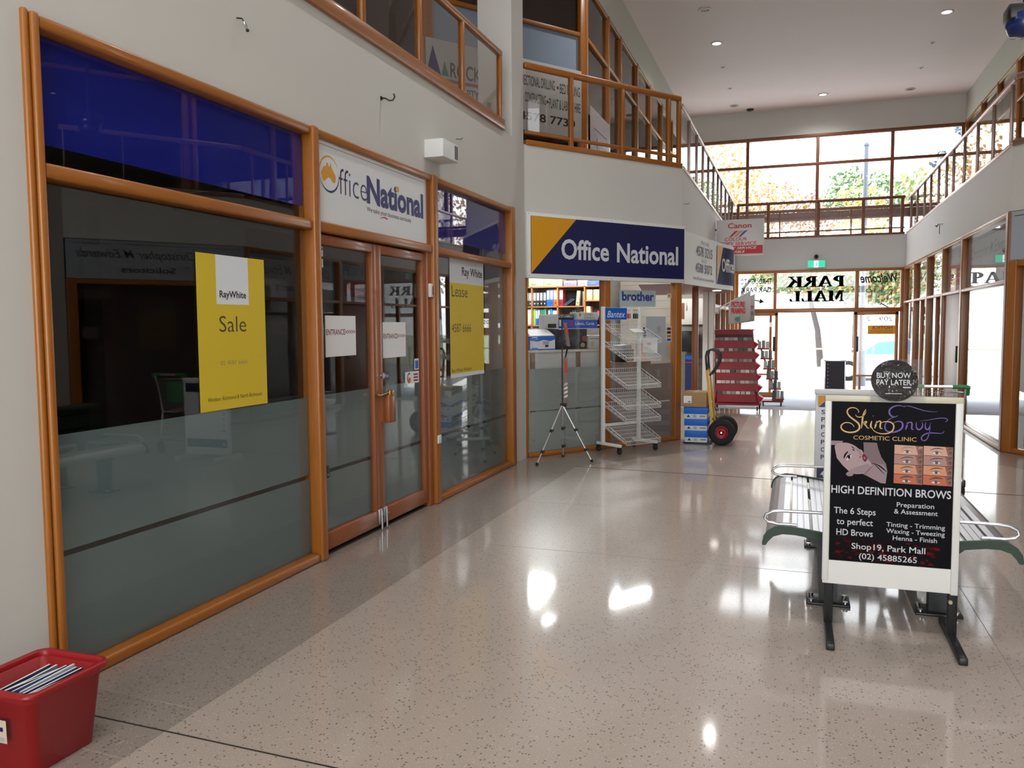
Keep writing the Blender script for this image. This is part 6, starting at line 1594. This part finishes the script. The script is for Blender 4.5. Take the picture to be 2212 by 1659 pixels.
tree(-3.5, 53, -0.36, [([(0, 0, 0), (0.3, 0, 4), (2.6, 0, 7)], [.12, .1, .06])], [((2.3, 0, 8.6), (1.6, 1.4, 1.9)), ((4.4, 0, 8.0), (1.3, 1.2, 1.9))], [O1, R1_, Y1_], 'russet tree left of the middle of the high window', 1700, 0.11)
tree(3.2, 50, -0.36, [([(0, 0, 0), (0, 0, 4), (0, 0, 7)], [.25, .18, .08])], [((-.6, 0, 9.0), (1.3, 1.2, 1.6)), ((1.0, 0, 8.8), (1.3, 1.2, 1.4))], [G1, G2], 'green tree right of the middle of the high window', 1600, 0.11)
tree(2.78, 44, -0.36, [([(0, 0, 0), (0, 0, 3), (0, 0, 6)], [.2, .15, .06])], [((0, 0, 7.2), (1.3, 1.2, 1.7))], [Y1_, LV('pale_yellow', '#e0cd8f')], 'small yellow tree in front of the green one', 420, 0.14)
tree(7.3, 45, -0.36, [([(0, 0, 0), (0, 0, 5), (.3, 0, 10)], [.3, .22, .08])], [((.6, 0, 11.8), (1.0, 1.0, 1.6)), ((-.3, 0, 9.4), (1.0, .9, .9))], [B1_, LV('slate', '#5f7082')], 'tall blue-grey gum tree at the right of the high window', 800, 0.15)
tree(6.3, 52, -0.36, [([(0, 0, 0), (0, 0, 4), (0, 0, 8)], [.25, .18, .08])], [((0, 0, 9.3), (1.4, 1.2, 1.2))], [G2, Y1_], 'pale green tree low at the right of the high window', 350, 0.15)
tree(9.5, 34, -0.45, [([(0, 0, 0), (0, 0, 3), (0, 0, 6)], [.3, .2, .1])], [((0, 0, 6.5), (2.6, 2.2, 3.2)), ((2.4, 0, 6.0), (1.8, 1.8, 2.5))], [O1, Y1_, LV('tan', '#b59a70')], 'golden street tree to the right of the entrance', 2600, 0.12)
pl = thing('light_pole', 'grey steel light pole on the kerb outside the right sliding door', 'pole', (1.78, 26.0, -0.33))
MB().cyl((1.78, 26, -0.33), (1.81, 26, 6.6), 0.085, mat('pole_grey', '#5b6572', 0.5), 14, 0.06).build('shaft', pl)
MB().cyl((1.78, 26, -0.33), (1.78, 26, 0.75), 0.15, mat('pole_grey', '#5b6572', 0.5), 16, 0.13).build('base_sleeve', pl)
MB().lathe([(0, 0.09), (0.05, 0.07), (0.075, 0.02), (0.075, -0.03), (0.06, -0.03)], (1.81, 26, 6.6), mat('pole_grey', '#5b6572', 0.5), 14).build('pole_cap', pl)
# parked car seen through the right sliding door
car = thing('car', 'pale blue-white parked car behind the light pole', 'car', (3.3, 31.0, -0.45))
CW = mat('car_paint', '#cfd8e2', 0.25, coat=0.8); CG = mat('car_glass', '#7ba6d0', 0.1)
CFm = Frame((0, 31.9, -0.45), (1, 0, 0), (0, 0, 1))
lowp = [(0.85, 0.32), (0.85, 0.62), (1.0, 0.78), (1.9, 0.86), (4.6, 0.9), (5.1, 0.86), (5.2, 0.5), (5.15, 0.3)]
MB().prism(lowp, 0.0, 1.75, CW, CFm).build('body', car)
MB().prism([(1.85, 0.86), (2.55, 1.34), (2.9, 1.42), (4.0, 1.42), (4.4, 1.34), (4.95, 0.9)], 0.12, 1.63, CW, CFm).build('cabin', car)
b = MB()
for n in (1.632, 0.118):
    b.flat([(2.05, 0.9), (2.62, 1.3), (3.2, 1.36), (3.2, 0.9)], CG, CFm, n); b.flat([(3.27, 0.9), (3.27, 1.36), (3.95, 1.36), (4.3, 1.28), (4.6, 0.92)], CG, CFm, n)
b.build('side_windows', car)
for x in (1.68, 4.3):
    for n in (1.70, 0.05):
        wl = MB().lathe([(0, -0.09), (0.2, -0.09), (0.31, -0.1), (0.34, -0.06), (0.34, 0.06), (0.31, 0.1), (0, 0.09)], CFm.pt(x, 0.34, n), RUB, 24, (0, 1, 0)).build('wheel', car)
        MB().lathe([(0, -0.115), (0.06, -0.115), (0.2, -0.105), (0.21, -0.09), (0.21, 0.09), (0, 0.115)], CFm.pt(x, 0.34, n), ALU, 18, (0, 1, 0)).build('hubcap', wl)
fn = thing('park_fence', 'low post and rail fence along the park lawn', 'fence', (-2, 37.5, -0.36))
for k in range(12): MB().box(-8.05 + k * 1.6, -7.95 + k * 1.6, 37.45, 37.55, -0.36, 0.5, mat('fence_grey', '#a3a09a', 0.8)).build('fence_post', fn)
MB().cyl((-8, 37.5, 0.42), (9.7, 37.5, 0.42), 0.04, mat('fence_grey', '#a3a09a', 0.8), 8).build('fence_rail', fn)
b = MB()
for (x0, x1, z1_) in ((-8, -3.6, 2.9),): b.box(x0, x1, 62, 70, -0.36, z1_, mat('far_wall', '#8f96a8', 0.8)); b.prism([(x0 - .4, z1_), (x1 + .4, z1_), ((x0 + x1) / 2, z1_ + 1.3)], -70.4, -61.6, mat('far_roof', '#8a6d66', 0.8), Frame((0, 0, 0), (1, 0, 0), (0, 0, 1)))
hs = thing('house', 'low grey house with pitched roof across the park', 'house', (-5.8, 66, -0.36)); b.build('walls_and_roof', hs)
MB().box(-6.6, -5.4, 61.9, 62.02, 0.6, 1.8, mat('far_window', '#4a5368', 0.3)).build('house_window', hs)
